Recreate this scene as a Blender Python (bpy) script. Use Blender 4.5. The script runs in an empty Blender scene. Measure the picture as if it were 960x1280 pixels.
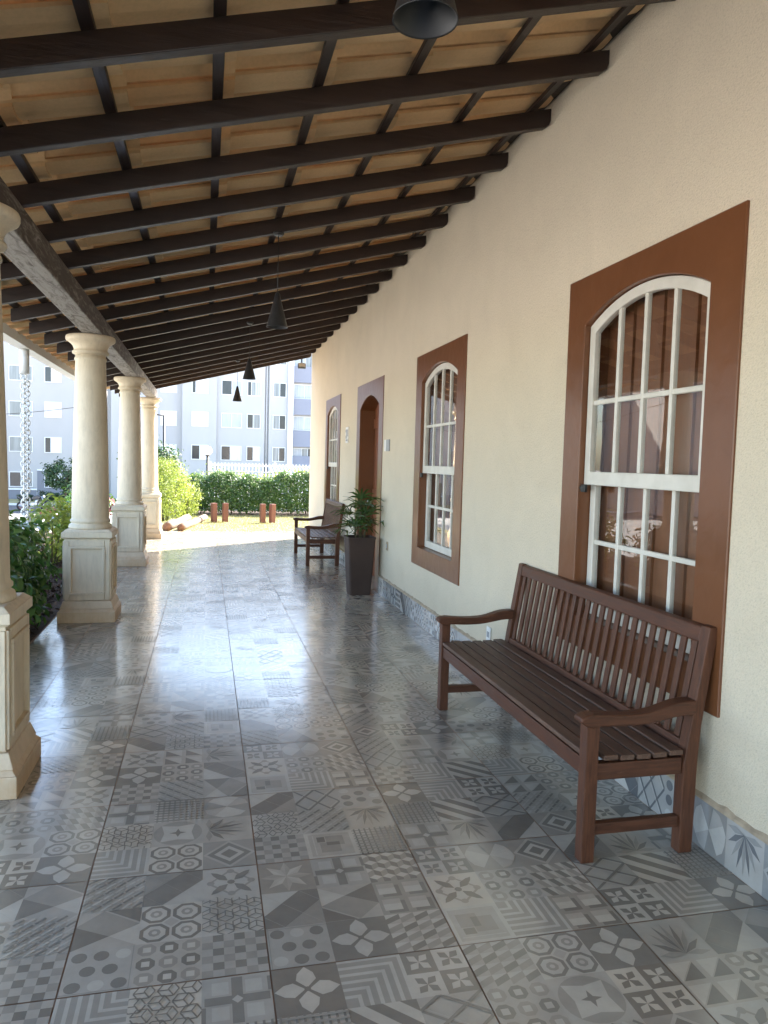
import bpy, bmesh, math, random
import numpy as np
from mathutils import Vector, Matrix

# ------------------------------------------------------------------ camera, sky, sun
scene = bpy.context.scene
C = scene.collection
PI = math.pi
R = math.radians

cam_d = bpy.data.cameras.new('camera')
cam = bpy.data.objects.new('camera', cam_d)
C.objects.link(cam)
scene.camera = cam
cam_d.sensor_fit = 'HORIZONTAL'
cam_d.sensor_width = 36.0
cam_d.lens = 928.35 / 960 * 36.0
cam_d.clip_start = 0.05
cam_d.clip_end = 3000
_yaw, _pitch, _roll = 0.235669, 0.066240, 0.027557
_f = Vector((math.sin(_yaw) * math.cos(_pitch), math.cos(_yaw) * math.cos(_pitch), -math.sin(_pitch)))
_r = Vector((math.cos(_yaw), -math.sin(_yaw), 0))
_u = _r.cross(_f)
_r2 = math.cos(_roll) * _r + math.sin(_roll) * _u
_u2 = -math.sin(_roll) * _r + math.cos(_roll) * _u
M4 = Matrix.Identity(4)
for i in range(3):
    M4[i][0], M4[i][1], M4[i][2] = _r2[i], _u2[i], -_f[i]
M4.translation = Vector((-1.98932, 0.0, 1.53386))
cam.matrix_world = M4

SUN_EL = 35.0
SUN_DIR = Vector((0.78, 0.62, 0)).normalized()        # horizontal direction towards the sun
SUN_STRENGTH = 4.9
SKY_STRENGTH = 0.15
scene.view_settings.view_transform = 'Standard'
scene.view_settings.look = 'None'
scene.view_settings.gamma = 1.0
scene.view_settings.use_curve_mapping = False
scene.view_settings.exposure = 2.75

world = bpy.data.worlds.new('World')
scene.world = world
world.use_nodes = True
wn = world.node_tree
bg = wn.nodes['Background']
sky = wn.nodes.new('ShaderNodeTexSky')
sky.sky_type = 'NISHITA'
sky.sun_disc = False
sky.sun_elevation = R(SUN_EL)
sky.sun_rotation = math.atan2(SUN_DIR.x, SUN_DIR.y)
sky.air_density = 1.0
sky.dust_density = 1.5
wn.links.new(sky.outputs[0], bg.inputs[0])
bg.inputs[1].default_value = SKY_STRENGTH

sd = bpy.data.lights.new('sun', 'SUN')
sd.energy = SUN_STRENGTH
sd.angle = R(0.5)
sd.color = (1.0, 0.93, 0.82)
sun = bpy.data.objects.new('sun', sd)
C.objects.link(sun)
sv = Vector((SUN_DIR.x * math.cos(R(SUN_EL)), SUN_DIR.y * math.cos(R(SUN_EL)), math.sin(R(SUN_EL))))
sun.rotation_euler = sv.to_track_quat('Z', 'Y').to_euler()
sun.location = (20, 30, 30)

scene.cycles.max_bounces = 10
scene.cycles.diffuse_bounces = 6
scene.cycles.glossy_bounces = 4
scene.cycles.transparent_max_bounces = 16
scene.cycles.caustics_reflective = False
scene.cycles.caustics_refractive = False
scene.cycles.sample_clamp_indirect = 6.0

rng = random.Random(7)
nrng = np.random.default_rng(11)

# ------------------------------------------------------------------ helpers
def tag(o, label=None, cat=None, group=None, kind=None):
    if label: o['label'] = label
    if cat: o['category'] = cat
    if group: o['group'] = group
    if kind: o['kind'] = kind
    return o

def empty(name, loc=(0, 0, 0), rz=0.0):
    o = bpy.data.objects.new(name, None)
    o.empty_display_size = 0.1
    C.objects.link(o)
    o.location = loc
    o.rotation_euler = (0, 0, rz)
    return o

def thing(name, label, cat, loc=(0, 0, 0), rz=0.0, group=None):
    return tag(empty(name, loc, rz), label, cat, group)

def copy_tree(o, parent=None):
    c = o.copy()
    C.objects.link(c)
    if parent is not None:
        c.parent = parent
    for ch in list(o.children):
        copy_tree(ch, c)
    return c

class MB:
    def __init__(self):
        self.v = []; self.f = []; self.sm = []
    def add(self, verts, faces, smooth=False):
        b = len(self.v)
        self.v.extend([tuple(p) for p in verts])
        for f in faces:
            self.f.append(tuple(b + i for i in f)); self.sm.append(smooth)
        return self
    def box(self, x0, x1, y0, y1, z0, z1):
        v = [(x0, y0, z0), (x1, y0, z0), (x1, y1, z0), (x0, y1, z0), (x0, y0, z1), (x1, y0, z1), (x1, y1, z1), (x0, y1, z1)]
        return self.add(v, [(0, 3, 2, 1), (4, 5, 6, 7), (0, 1, 5, 4), (1, 2, 6, 5), (2, 3, 7, 6), (3, 0, 4, 7)])
    def cbox(self, c, s, m=None):
        hx, hy, hz = s[0] / 2, s[1] / 2, s[2] / 2
        v = [Vector((sx * hx, sy * hy, sz * hz)) for sz in (-1, 1) for sx, sy in ((-1, -1), (1, -1), (1, 1), (-1, 1))]
        if m is not None: v = [m @ p for p in v]
        v = [p + Vector(c) for p in v]
        return self.add(v, [(0, 3, 2, 1), (4, 5, 6, 7), (0, 1, 5, 4), (1, 2, 6, 5), (2, 3, 7, 6), (3, 0, 4, 7)])
    def prism(self, poly, axis, a, b, smooth=False):
        """poly: list of 2D points, extruded along axis ('x','y','z') from a to b"""
        def P(p, t):
            return {'x': (t, p[0], p[1]), 'y': (p[0], t, p[1]), 'z': (p[0], p[1], t)}[axis]
        n = len(poly)
        v = [P(p, a) for p in poly] + [P(p, b) for p in poly]
        self.add(v, [tuple(range(n))[::-1], tuple(range(n, 2 * n))])
        bidx = len(self.v) - 2 * n
        for i in range(n):
            j = (i + 1) % n
            self.f.append((bidx + i, bidx + j, bidx + n + j, bidx + n + i)); self.sm.append(smooth)
        return self
    def lathe(self, prof, seg=32, c=(0, 0, 0), m=None, smooth=True, caps=True, closed=False):
        """prof: (r,z) list"""
        v = []
        for r, z in prof:
            for k in range(seg):
                a = 2 * PI * k / seg
                p = Vector((r * math.cos(a), r * math.sin(a), z))
                if m is not None: p = m @ p
                v.append(p + Vector(c))
        f = []
        n = len(prof)
        for i in range(n - 1 if not closed else n):
            for k in range(seg):
                k2 = (k + 1) % seg; i2 = (i + 1) % n
                f.append((i * seg + k, i * seg + k2, i2 * seg + k2, i2 * seg + k))
        self.add(v, f, smooth)
        if caps and not closed:
            b = len(self.v) - n * seg
            self.f.append(tuple(b + k for k in range(seg))[::-1]); self.sm.append(False)
            self.f.append(tuple(b + (n - 1) * seg + k for k in range(seg))); self.sm.append(False)
        return self
    def tube(self, pts, rad, seg=8, smooth=True, caps=True):
        pts = [Vector(p) for p in pts]
        n = len(pts)
        rads = rad if isinstance(rad, (list, tuple)) else [rad] * n
        v = []
        up = None
        for i in range(n):
            t = (pts[min(i + 1, n - 1)] - pts[max(i - 1, 0)]).normalized()
            if up is None:
                up = Vector((0, 0, 1)) if abs(t.z) < 0.9 else Vector((1, 0, 0))
            s = t.cross(up)
            if s.length < 1e-5: s = t.cross(Vector((0, 1, 0)))
            s.normalize()
            up = s.cross(t).normalized()
            for k in range(seg):
                a = 2 * PI * k / seg
                v.append(pts[i] + rads[i] * (math.cos(a) * s + math.sin(a) * up))
        f = []
        for i in range(n - 1):
            for k in range(seg):
                k2 = (k + 1) % seg
                f.append((i * seg + k, i * seg + k2, (i + 1) * seg + k2, (i + 1) * seg + k))
        self.add(v, f, smooth)
        if caps:
            b = len(self.v) - n * seg
            self.f.append(tuple(b + k for k in range(seg))[::-1]); self.sm.append(False)
            self.f.append(tuple(b + (n - 1) * seg + k for k in range(seg))); self.sm.append(False)
        return self
    def torus(self, c, r, rr, m=None, seg=24, sseg=8, sx=1.0, sy=1.0):
        v = []; f = []
        for i in range(seg):
            a = 2 * PI * i / seg
            for k in range(sseg):
                b = 2 * PI * k / sseg
                p = Vector(((r + rr * math.cos(b)) * math.cos(a) * sx, (r + rr * math.cos(b)) * math.sin(a) * sy, rr * math.sin(b)))
                if m is not None: p = m @ p
                v.append(p + Vector(c))
        for i in range(seg):
            for k in range(sseg):
                i2 = (i + 1) % seg; k2 = (k + 1) % sseg
                f.append((i * sseg + k, i2 * sseg + k, i2 * sseg + k2, i * sseg + k2))
        return self.add(v, f, True)
    def sphere(self, c, r, seg=20, rings=12, s=(1, 1, 1)):
        prof = [(max(1e-4, r * math.sin(PI * i / rings)), -r * math.cos(PI * i / rings)) for i in range(rings + 1)]
        m = Matrix.Diagonal((s[0], s[1], s[2]))
        return self.lathe(prof, seg, c, m, True, True)
    def build(self, name, mat, parent=None, off=(0, 0, 0), bevel=0.0, bseg=2, fix=True):
        me = bpy.data.meshes.new(name)
        ox, oy, oz = off
        me.from_pydata([(x - ox, y - oy, z - oz) for x, y, z in self.v], [], self.f)
        me.polygons.foreach_set('use_smooth', self.sm)
        if fix:
            bm = bmesh.new(); bm.from_mesh(me)
            bmesh.ops.recalc_face_normals(bm, faces=bm.faces)
            bm.to_mesh(me); bm.free()
        me.materials.append(mat)
        me.update()
        o = bpy.data.objects.new(name, me)
        C.objects.link(o)
        if parent is not None: o.parent = parent
        if bevel > 0:
            md = o.modifiers.new('bevel', 'BEVEL')
            md.width = bevel; md.segments = bseg; md.limit_method = 'ANGLE'; md.angle_limit = R(40)
            md.harden_normals = False
        return o

# ------------------------------------------------------------------ materials
def new_mat(name):
    m = bpy.data.materials.new(name)
    m.use_nodes = True
    nt = m.node_tree
    return m, nt, nt.nodes['Principled BSDF']

def N(nt, t, **kw):
    n = nt.nodes.new(t)
    for k, v in kw.items():
        if k.startswith('i_'):
            n.inputs[int(k[2:]) if k[2:].isdigit() else k[2:].replace('_', ' ')].default_value = v
        else:
            setattr(n, k, v)
    return n

def ramp(nt, stops, interp='LINEAR'):
    n = nt.nodes.new('ShaderNodeValToRGB')
    cr = n.color_ramp
    cr.interpolation = interp
    while len(cr.elements) < len(stops): cr.elements.new(0.5)
    for e, (p, c) in zip(cr.elements, stops):
        e.position = p
        e.color = (c[0], c[1], c[2], 1) if hasattr(c, '__len__') else (c, c, c, 1)
    return n

def coords(nt, scale=(1, 1, 1), kind='Object'):
    tc = N(nt, 'ShaderNodeTexCoord')
    mp = N(nt, 'ShaderNodeMapping')
    mp.inputs['Scale'].default_value = scale
    nt.links.new(tc.outputs[kind], mp.inputs[0])
    return mp.outputs[0]

def noise(nt, vec, scale, detail=4, rough=0.55, dist=0.0):
    n = N(nt, 'ShaderNodeTexNoise')
    n.inputs['Scale'].default_value = scale
    n.inputs['Detail'].default_value = detail
    n.inputs['Roughness'].default_value = rough
    n.inputs['Distortion'].default_value = dist
    nt.links.new(vec, n.inputs['Vector'])
    return n.outputs[0]

def mixc(nt, fac, a, b, mode='MIX'):
    n = N(nt, 'ShaderNodeMix', data_type='RGBA', blend_type=mode)
    for sock, val in ((n.inputs[0], fac), (n.inputs[6], a), (n.inputs[7], b)):
        if isinstance(val, (int, float)): sock.default_value = val
        elif isinstance(val, tuple): sock.default_value = (val[0], val[1], val[2], 1)
        else: nt.links.new(val, sock)
    return n.outputs[2]

def bump(nt, bsdf, h, strength=0.3, dist=0.01):
    b = N(nt, 'ShaderNodeBump')
    b.inputs['Strength'].default_value = strength
    b.inputs['Distance'].default_value = dist
    nt.links.new(h, b.inputs['Height'])
    nt.links.new(b.outputs[0], bsdf.inputs['Normal'])
    return b

def surf(name, c1, c2=None, scale=6, sc=(1, 1, 1), rough=0.6, bstr=0.0, bdist=0.005, bscale=60, spec=0.5, metal=0.0, lo=0.35, hi=0.65, detail=5):
    m, nt, b = new_mat(name)
    v = coords(nt, sc)
    if c2 is None: c2 = tuple(x * 0.8 for x in c1)
    r = ramp(nt, [(lo, c1), (hi, c2)])
    nt.links.new(noise(nt, v, scale, detail), r.inputs[0])
    nt.links.new(r.outputs[0], b.inputs['Base Color'])
    b.inputs['Roughness'].default_value = rough
    b.inputs['Specular IOR Level'].default_value = spec
    b.inputs['Metallic'].default_value = metal
    if bstr > 0:
        bump(nt, b, noise(nt, v, bscale, 5), bstr, bdist)
    return m

# stucco
def stucco_mat():
    m, nt, b = new_mat('stucco_cream')
    v = coords(nt)
    big = ramp(nt, [(0.3, (0.655, 0.57, 0.435)), (0.7, (0.70, 0.61, 0.47))])
    nt.links.new(noise(nt, v, 0.9, 5), big.inputs[0])
    sp = noise(nt, v, 95, 4, 0.65)
    spr = ramp(nt, [(0.36, 0.78), (0.5, 1.0)])
    nt.links.new(sp, spr.inputs[0])
    col = mixc(nt, 0.55, big.outputs[0], spr.outputs[0], 'MULTIPLY')
    pw = ramp(nt, [(0.42, 1.0), (0.62, 0.96)]); nt.links.new(noise(nt, v, 1.9, 7, 0.7, 0.8), pw.inputs[0])
    col = mixc(nt, 1.0, col, pw.outputs[0], 'MULTIPLY')
    # dust and splash marks low on the wall
    sx = N(nt, 'ShaderNodeSeparateXYZ'); tc = N(nt, 'ShaderNodeNewGeometry')
    nt.links.new(tc.outputs['Position'], sx.inputs[0])
    mr = N(nt, 'ShaderNodeMapRange'); mr.inputs[1].default_value = 0.2; mr.inputs[2].default_value = 0.6; mr.inputs[3].default_value = 0.55; mr.inputs[4].default_value = 0.0
    nt.links.new(sx.outputs[2], mr.inputs[0])
    st = N(nt, 'ShaderNodeMath', operation='MULTIPLY'); nt.links.new(mr.outputs[0], st.inputs[0]); nt.links.new(noise(nt, v, 5, 6, 0.7), st.inputs[1])
    col = mixc(nt, st.outputs[0], col, (0.40, 0.31, 0.20))
    nt.links.new(col, b.inputs['Base Color'])
    b.inputs['Roughness'].default_value = 0.85
    b.inputs['Specular IOR Level'].default_value = 0.3
    mx = N(nt, 'ShaderNodeMath', operation='ADD')
    vo = N(nt, 'ShaderNodeTexVoronoi'); vo.inputs['Scale'].default_value = 150; nt.links.new(v, vo.inputs['Vector'])
    nt.links.new(sp, mx.inputs[0]); nt.links.new(vo.outputs[0], mx.inputs[1])
    bump(nt, b, mx.outputs[0], 0.5, 0.004)
    return m
M_stucco = stucco_mat()

def cream_column():
    m, nt, b = new_mat('cream_plaster_column')
    v = coords(nt)
    big = ramp(nt, [(0.3, (0.74, 0.635, 0.475)), (0.65, (0.685, 0.575, 0.42))])
    nt.links.new(noise(nt, v, 5, 6, 0.6), big.inputs[0])
    gr = ramp(nt, [(0.45, 1.0), (0.72, 0.80)]); nt.links.new(noise(nt, coords(nt, (5, 5, 0.9)), 4, 8, 0.75, 0.5), gr.inputs[0])
    gcol = mixc(nt, 1.0, big.outputs[0], gr.outputs[0], 'MULTIPLY')
    # orange dirt near the foot
    sx = N(nt, 'ShaderNodeSeparateXYZ'); tc = N(nt, 'ShaderNodeTexCoord')
    nt.links.new(tc.outputs['Object'], sx.inputs[0])
    mr = N(nt, 'ShaderNodeMapRange'); mr.inputs[1].default_value = 0.0; mr.inputs[2].default_value = 0.3; mr.inputs[3].default_value = 1.1; mr.inputs[4].default_value = 0.0
    nt.links.new(sx.outputs[2], mr.inputs[0])
    st = N(nt, 'ShaderNodeMath', operation='MULTIPLY'); nt.links.new(mr.outputs[0], st.inputs[0]); nt.links.new(noise(nt, v, 9, 6, 0.7), st.inputs[1])
    col = mixc(nt, st.outputs[0], gcol, (0.46, 0.25, 0.10))
    nt.links.new(col, b.inputs['Base Color'])
    b.inputs['Roughness'].default_value = 0.62
    bump(nt, b, noise(nt, v, 26, 6, 0.6), 0.25, 0.006)
    return m
M_column = cream_column()

def wood(name, c1, c2, sc, rough=0.42, scale=14, bstr=0.25, wear=None, spec=0.5, wlo=0.58, whi=0.72):
    m, nt, b = new_mat(name)
    v = coords(nt, sc)
    n1 = noise(nt, v, scale, 8, 0.65, 0.6)
    r = ramp(nt, [(0.3, c1), (0.7, c2)])
    nt.links.new(n1, r.inputs[0])
    col = r.outputs[0]
    if wear:
        w = noise(nt, v, scale * 0.7, 8, 0.75, 1.2)
        wr = ramp(nt, [(wlo, 0.0), (whi, 1.0)])
        nt.links.new(w, wr.inputs[0])
        col = mixc(nt, wr.outputs[0], col, wear)
    nt.links.new(col, b.inputs['Base Color'])
    rr = ramp(nt, [(0.3, rough * 0.8), (0.7, min(1, rough * 1.35))])
    nt.links.new(n1, rr.inputs[0])
    nt.links.new(rr.outputs[0], b.inputs['Roughness'])
    b.inputs['Specular IOR Level'].default_value = spec
    bump(nt, b, n1, bstr, 0.004)
    return m
M_rafter = wood('dark_stained_rafter', (0.017, 0.0085, 0.006), (0.034, 0.018, 0.012), (0.5, 6, 6), 0.42, 9, 0.5, wear=(0.085, 0.065, 0.055), wlo=0.62, whi=0.8)
M_batten = wood('dark_stained_batten', (0.018, 0.0095, 0.0075), (0.034, 0.019, 0.015), (6, 0.5, 6), 0.4, 9, 0.4)
WEAR = dict(wear=(0.20, 0.105, 0.065), wlo=0.60, whi=0.78)
def beam_mat():
    m, nt, b = new_mat('weathered_beam')
    v = coords(nt, (7, 0.45, 7))
    n1 = noise(nt, v, 6, 8, 0.65, 0.6)
    r = ramp(nt, [(0.3, (0.042, 0.026, 0.019)), (0.7, (0.095, 0.066, 0.050))])
    nt.links.new(n1, r.inputs[0])
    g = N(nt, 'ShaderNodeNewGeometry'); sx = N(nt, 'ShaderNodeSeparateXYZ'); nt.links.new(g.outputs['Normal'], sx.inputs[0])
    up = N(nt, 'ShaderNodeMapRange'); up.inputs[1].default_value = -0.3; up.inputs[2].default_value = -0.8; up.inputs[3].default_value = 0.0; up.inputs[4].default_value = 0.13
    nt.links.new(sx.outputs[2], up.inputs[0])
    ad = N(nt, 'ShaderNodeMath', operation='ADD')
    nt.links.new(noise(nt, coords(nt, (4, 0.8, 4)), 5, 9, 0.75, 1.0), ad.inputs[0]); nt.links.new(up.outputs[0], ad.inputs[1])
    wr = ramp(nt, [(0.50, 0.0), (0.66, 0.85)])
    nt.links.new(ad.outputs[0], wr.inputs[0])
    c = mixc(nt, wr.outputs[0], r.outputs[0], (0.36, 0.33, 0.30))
    nt.links.new(c, b.inputs['Base Color'])
    b.inputs['Roughness'].default_value = 0.65
    bump(nt, b, n1, 0.8, 0.005)
    return m
M_beam = beam_mat()
M_bench = wood('varnished_red_brown_wood', (0.052, 0.0185, 0.009), (0.118, 0.043, 0.021), (7, 0.7, 7), 0.45, 10, 0.3, spec=0.35, **WEAR)
M_bench_v = wood('varnished_red_brown_upright', (0.055, 0.0195, 0.0095), (0.130, 0.049, 0.024), (7, 7, 0.7), 0.45, 10, 0.3, spec=0.35, **WEAR)
M_bench_s = wood('worn_seat_slat_wood', (0.062, 0.032, 0.021), (0.15, 0.082, 0.055), (8, 0.5, 8), 0.5, 10, 0.45, spec=0.4, wear=(0.24, 0.15, 0.105), wlo=0.54, whi=0.74)
M_bench_x = wood('varnished_red_brown_arm', (0.050, 0.0185, 0.0095), (0.118, 0.044, 0.022), (0.8, 7, 7), 0.45, 10, 0.3, spec=0.35, **WEAR)
M_shutter = wood('brown_shutter_board', (0.20, 0.074, 0.032), (0.27, 0.105, 0.048), (8, 8, 0.6), 0.45, 6, 0.2)
M_door = wood('red_brown_door_wood', (0.155, 0.048, 0.020), (0.235, 0.080, 0.034), (8, 8, 0.6), 0.36, 6, 0.2)
M_post = wood('red_brown_post_wood', (0.11, 0.036, 0.020), (0.18, 0.066, 0.040), (8, 8, 1), 0.6, 8, 0.4)
M_log = wood('pale_weathered_log', (0.21, 0.15, 0.11), (0.13, 0.085, 0.058), (7, 1, 7), 0.75, 6, 0.5)
M_logend = surf('brown_log_end', (0.16, 0.07, 0.035), (0.26, 0.13, 0.07), 20, rough=0.8)
M_bark = surf('tree_bark', (0.11, 0.075, 0.05), (0.055, 0.036, 0.024), 14, (1, 1, 0.25), 0.9, 0.5, 0.01, 30)

def trim_paint():
    m, nt, b = new_mat('brown_gloss_trim_paint')
    v = coords(nt)
    r = ramp(nt, [(0.3, (0.145, 0.055, 0.022)), (0.7, (0.175, 0.068, 0.028))])
    nt.links.new(noise(nt, v, 3, 5), r.inputs[0])
    nt.links.new(r.outputs[0], b.inputs['Base Color'])
    b.inputs['Roughness'].default_value = 0.28
    b.inputs['Specular IOR Level'].default_value = 0.45
    bump(nt, b, noise(nt, v, 9, 3, 0.45, 0.4), 0.16, 0.02)
    return m
M_trim = trim_paint()
M_white = surf('white_window_paint', (0.70, 0.67, 0.60), (0.62, 0.59, 0.52), 9, rough=0.4, bstr=0.1, bdist=0.002, bscale=30)
M_plaster = surf('sand_mortar', (0.42, 0.33, 0.23), (0.30, 0.23, 0.16), 20, rough=0.95, bstr=0.5, bdist=0.006, bscale=40)
M_black = surf('black_painted_metal', (0.020, 0.020, 0.021), (0.03, 0.03, 0.032), 20, rough=0.45, bstr=0.06, bdist=0.002, bscale=90)
M_iron = surf('black_cast_iron', (0.012, 0.012, 0.012), (0.025, 0.022, 0.02), 20, rough=0.5)
M_steel = surf('grey_steel', (0.45, 0.45, 0.46), (0.35, 0.35, 0.36), 12, rough=0.35, metal=0.8)
M_plastic = surf('white_plastic', (0.78, 0.77, 0.74), (0.72, 0.71, 0.68), 12, rough=0.35)
M_greyplastic = surf('grey_plastic', (0.33, 0.33, 0.34), (0.28, 0.28, 0.29), 12, rough=0.4)
M_chain = surf('white_painted_aluminium', (0.80, 0.79, 0.77), (0.76, 0.75, 0.73), 18, rough=0.45)
M_pot = surf('matt_brown_planter', (0.052, 0.033, 0.027), (0.066, 0.042, 0.034), 4, rough=0.7, spec=0.25, bstr=0.05, bdist=0.002, bscale=80)
M_rubber = surf('black_rubber', (0.018, 0.018, 0.018), (0.03, 0.03, 0.03), 20, rough=0.8)
M_redrim = surf('red_orange_rim', (0.42, 0.07, 0.03), (0.36, 0.06, 0.03), 9, rough=0.4)
M_bikeblack = surf('glossy_dark_bike_paint', (0.025, 0.027, 0.034), (0.04, 0.04, 0.05), 9, rough=0.25)
M_bikewhite = surf('pale_bike_paint', (0.6, 0.6, 0.6), (0.55, 0.55, 0.55), 9, rough=0.25)
M_carred = surf('maroon_car_paint', (0.13, 0.022, 0.015), (0.11, 0.02, 0.014), 3, rough=0.22)
M_teal = surf('dark_teal_metal', (0.035, 0.06, 0.055), (0.045, 0.075, 0.07), 6, rough=0.5)

def tile_clay():
    m, nt, b = new_mat('clay_roof_tile')
    v = coords(nt, (1, 1, 1))
    r = ramp(nt, [(0.25, (0.74, 0.50, 0.27)), (0.55, (0.80, 0.58, 0.34)), (0.8, (0.70, 0.43, 0.21))])
    nt.links.new(noise(nt, v, 1.1, 3, 0.5), r.inputs[0])
    f = noise(nt, v, 60, 4)
    fr = ramp(nt, [(0.35, 0.93), (0.6, 1.0)])
    nt.links.new(f, fr.inputs[0])
    g = N(nt, 'ShaderNodeNewGeometry')
    isl = ramp(nt, [(0.0, (0.78, 0.74, 0.70)), (0.5, (1.0, 0.98, 0.95)), (1.0, (0.95, 0.80, 0.68))])
    nt.links.new(g.outputs['Random Per Island'], isl.inputs[0])
    c = mixc(nt, 1.0, r.outputs[0], fr.outputs[0], 'MULTIPLY')
    c = mixc(nt, 1.0, c, isl.outputs[0], 'MULTIPLY')
    nt.links.new(c, b.inputs['Base Color'])
    b.inputs['Roughness'].default_value = 0.8
    bump(nt, b, f, 0.2, 0.003)
    return m
M_tile = tile_clay()

def glass_mat(name, tint=(0.93, 0.95, 0.95), boost=1.05):
    m = bpy.data.materials.new(name)
    m.use_nodes = True
    nt = m.node_tree
    nt.nodes.remove(nt.nodes['Principled BSDF'])
    out = nt.nodes['Material Output']
    tr = N(nt, 'ShaderNodeBsdfTransparent'); tr.inputs[0].default_value = (*tint, 1)
    gl = N(nt, 'ShaderNodeBsdfGlossy'); gl.inputs['Roughness'].default_value = 0.0
    gl.inputs[0].default_value = (1, 1, 1, 1)
    v = coords(nt)
    bp = N(nt, 'ShaderNodeBump'); bp.inputs['Strength'].default_value = 0.05; bp.inputs['Distance'].default_value = 0.004
    nt.links.new(noise(nt, v, 4, 2), bp.inputs['Height'])
    nt.links.new(bp.outputs[0], gl.inputs['Normal'])
    fr = N(nt, 'ShaderNodeFresnel'); fr.inputs[0].default_value = 1.55
    mu = N(nt, 'ShaderNodeMath', operation='MULTIPLY'); mu.inputs[1].default_value = boost; mu.use_clamp = True
    ge = N(nt, 'ShaderNodeNewGeometry')
    inv = N(nt, 'ShaderNodeMath', operation='SUBTRACT'); inv.inputs[0].default_value = 1.0
    nt.links.new(ge.outputs['Backfacing'], inv.inputs[1])
    m2 = N(nt, 'ShaderNodeMath', operation='MULTIPLY'); nt.links.new(fr.outputs[0], m2.inputs[0]); nt.links.new(inv.outputs[0], m2.inputs[1])
    nt.links.new(m2.outputs[0], mu.inputs[0])
    mx = N(nt, 'ShaderNodeMixShader')
    nt.links.new(mu.outputs[0], mx.inputs[0]); nt.links.new(tr.outputs[0], mx.inputs[1]); nt.links.new(gl.outputs[0], mx.inputs[2])
    nt.links.new(mx.outputs[0], out.inputs[0])
    return m
M_glass = glass_mat('window_glass')

def leaf_mat(name, stops, rough=0.4, trans=0.35, tcol=(0.25, 0.40, 0.05), spec=0.5):
    m, nt, b = new_mat(name)
    out = nt.nodes['Material Output']
    g = N(nt, 'ShaderNodeNewGeometry')
    r = ramp(nt, stops)
    nt.links.new(g.outputs['Random Per Island'], r.inputs[0])
    nt.links.new(r.outputs[0], b.inputs['Base Color'])
    b.inputs['Roughness'].default_value = rough
    b.inputs['Specular IOR Level'].default_value = spec
    t = N(nt, 'ShaderNodeBsdfTranslucent')
    t.inputs[0].default_value = (*tcol, 1)
    mx = N(nt, 'ShaderNodeMixShader'); mx.inputs[0].default_value = trans
    nt.links.new(b.outputs[0], mx.inputs[1]); nt.links.new(t.outputs[0], mx.inputs[2])
    nt.links.new(mx.outputs[0], out.inputs[0])
    return m
M_leaf_shrub = leaf_mat('glossy_shrub_leaf', [(0.0, (0.032, 0.085, 0.022)), (0.6, (0.075, 0.165, 0.038)), (0.92, (0.13, 0.23, 0.055)), (1.0, (0.16, 0.23, 0.06))], 0.27, 0.2, (0.12, 0.25, 0.04))
M_leaf_mid = leaf_mat('mid_green_leaf', [(0.0, (0.03, 0.075, 0.018)), (0.7, (0.06, 0.12, 0.025)), (1.0, (0.22, 0.26, 0.05))], 0.35, 0.2, (0.14, 0.24, 0.03))
M_leaf_young = leaf_mat('yellow_green_leaf', [(0.0, (0.06, 0.11, 0.02)), (0.6, (0.15, 0.21, 0.035)), (1.0, (0.30, 0.31, 0.07))], 0.45, 0.35, (0.34, 0.42, 0.06))
M_leaf_hedge = leaf_mat('hedge_leaf', [(0.0, (0.025, 0.060, 0.010)), (0.6, (0.055, 0.115, 0.018)), (1.0, (0.11, 0.165, 0.03))], 0.45, 0.25, (0.13, 0.26, 0.03))
M_leaf_tree = leaf_mat('dark_tree_leaf', [(0.0, (0.012, 0.035, 0.012)), (0.7, (0.03, 0.07, 0.02)), (1.0, (0.06, 0.10, 0.03))], 0.5, 0.2, (0.06, 0.14, 0.03))
M_leaf_palm = leaf_mat('palm_leaf', [(0.0, (0.026, 0.060, 0.016)), (0.7, (0.05, 0.11, 0.026)), (1.0, (0.13, 0.15, 0.04))], 0.38, 0.2, (0.1, 0.2, 0.03))
M_stem = surf('green_brown_stem', (0.10, 0.09, 0.04), (0.06, 0.05, 0.025), 20, rough=0.8)
M_soil = surf('dark_bark_mulch', (0.075, 0.040, 0.022), (0.025, 0.014, 0.009), 22, rough=0.95, bstr=0.9, bdist=0.03, bscale=28)
M_grass = surf('short_dry_grass', (0.25, 0.24, 0.11), (0.36, 0.32, 0.165), 3, rough=0.9, bstr=0.8, bdist=0.03, bscale=60)
M_blade = leaf_mat('grass_blade', [(0.0, (0.15, 0.18, 0.06)), (0.6, (0.28, 0.26, 0.12)), (1.0, (0.42, 0.38, 0.2))], 0.6, 0.25, (0.4, 0.38, 0.15))

def terrain_mat():
    m, nt, b = new_mat('paved_lot')
    v = coords(nt)
    r = ramp(nt, [(0.35, (0.44, 0.42, 0.385)), (0.65, (0.52, 0.50, 0.46))])
    nt.links.new(noise(nt, v, 0.35, 8, 0.65), r.inputs[0])
    nt.links.new(r.outputs[0], b.inputs['Base Color'])
    b.inputs['Roughness'].default_value = 0.9
    bump(nt, b, noise(nt, v, 30, 4), 0.3, 0.01)
    return m
M_ground = terrain_mat()
M_road = surf('worn_asphalt', (0.075, 0.075, 0.078), (0.11, 0.11, 0.11), 1.2, rough=0.9, bstr=0.4, bdist=0.01, bscale=60)
M_facade = surf('pale_lavender_facade', (0.41, 0.395, 0.385), (0.385, 0.37, 0.36), 0.5, (1, 1, 0.3), 0.9)
M_facade2 = surf('pale_grey_facade', (0.43, 0.415, 0.405), (0.40, 0.385, 0.38), 0.5, (1, 1, 0.3), 0.9)
M_facade_dk = surf('blue_grey_panel', (0.25, 0.255, 0.30), (0.23, 0.235, 0.28), 0.5, rough=0.9)
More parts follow.
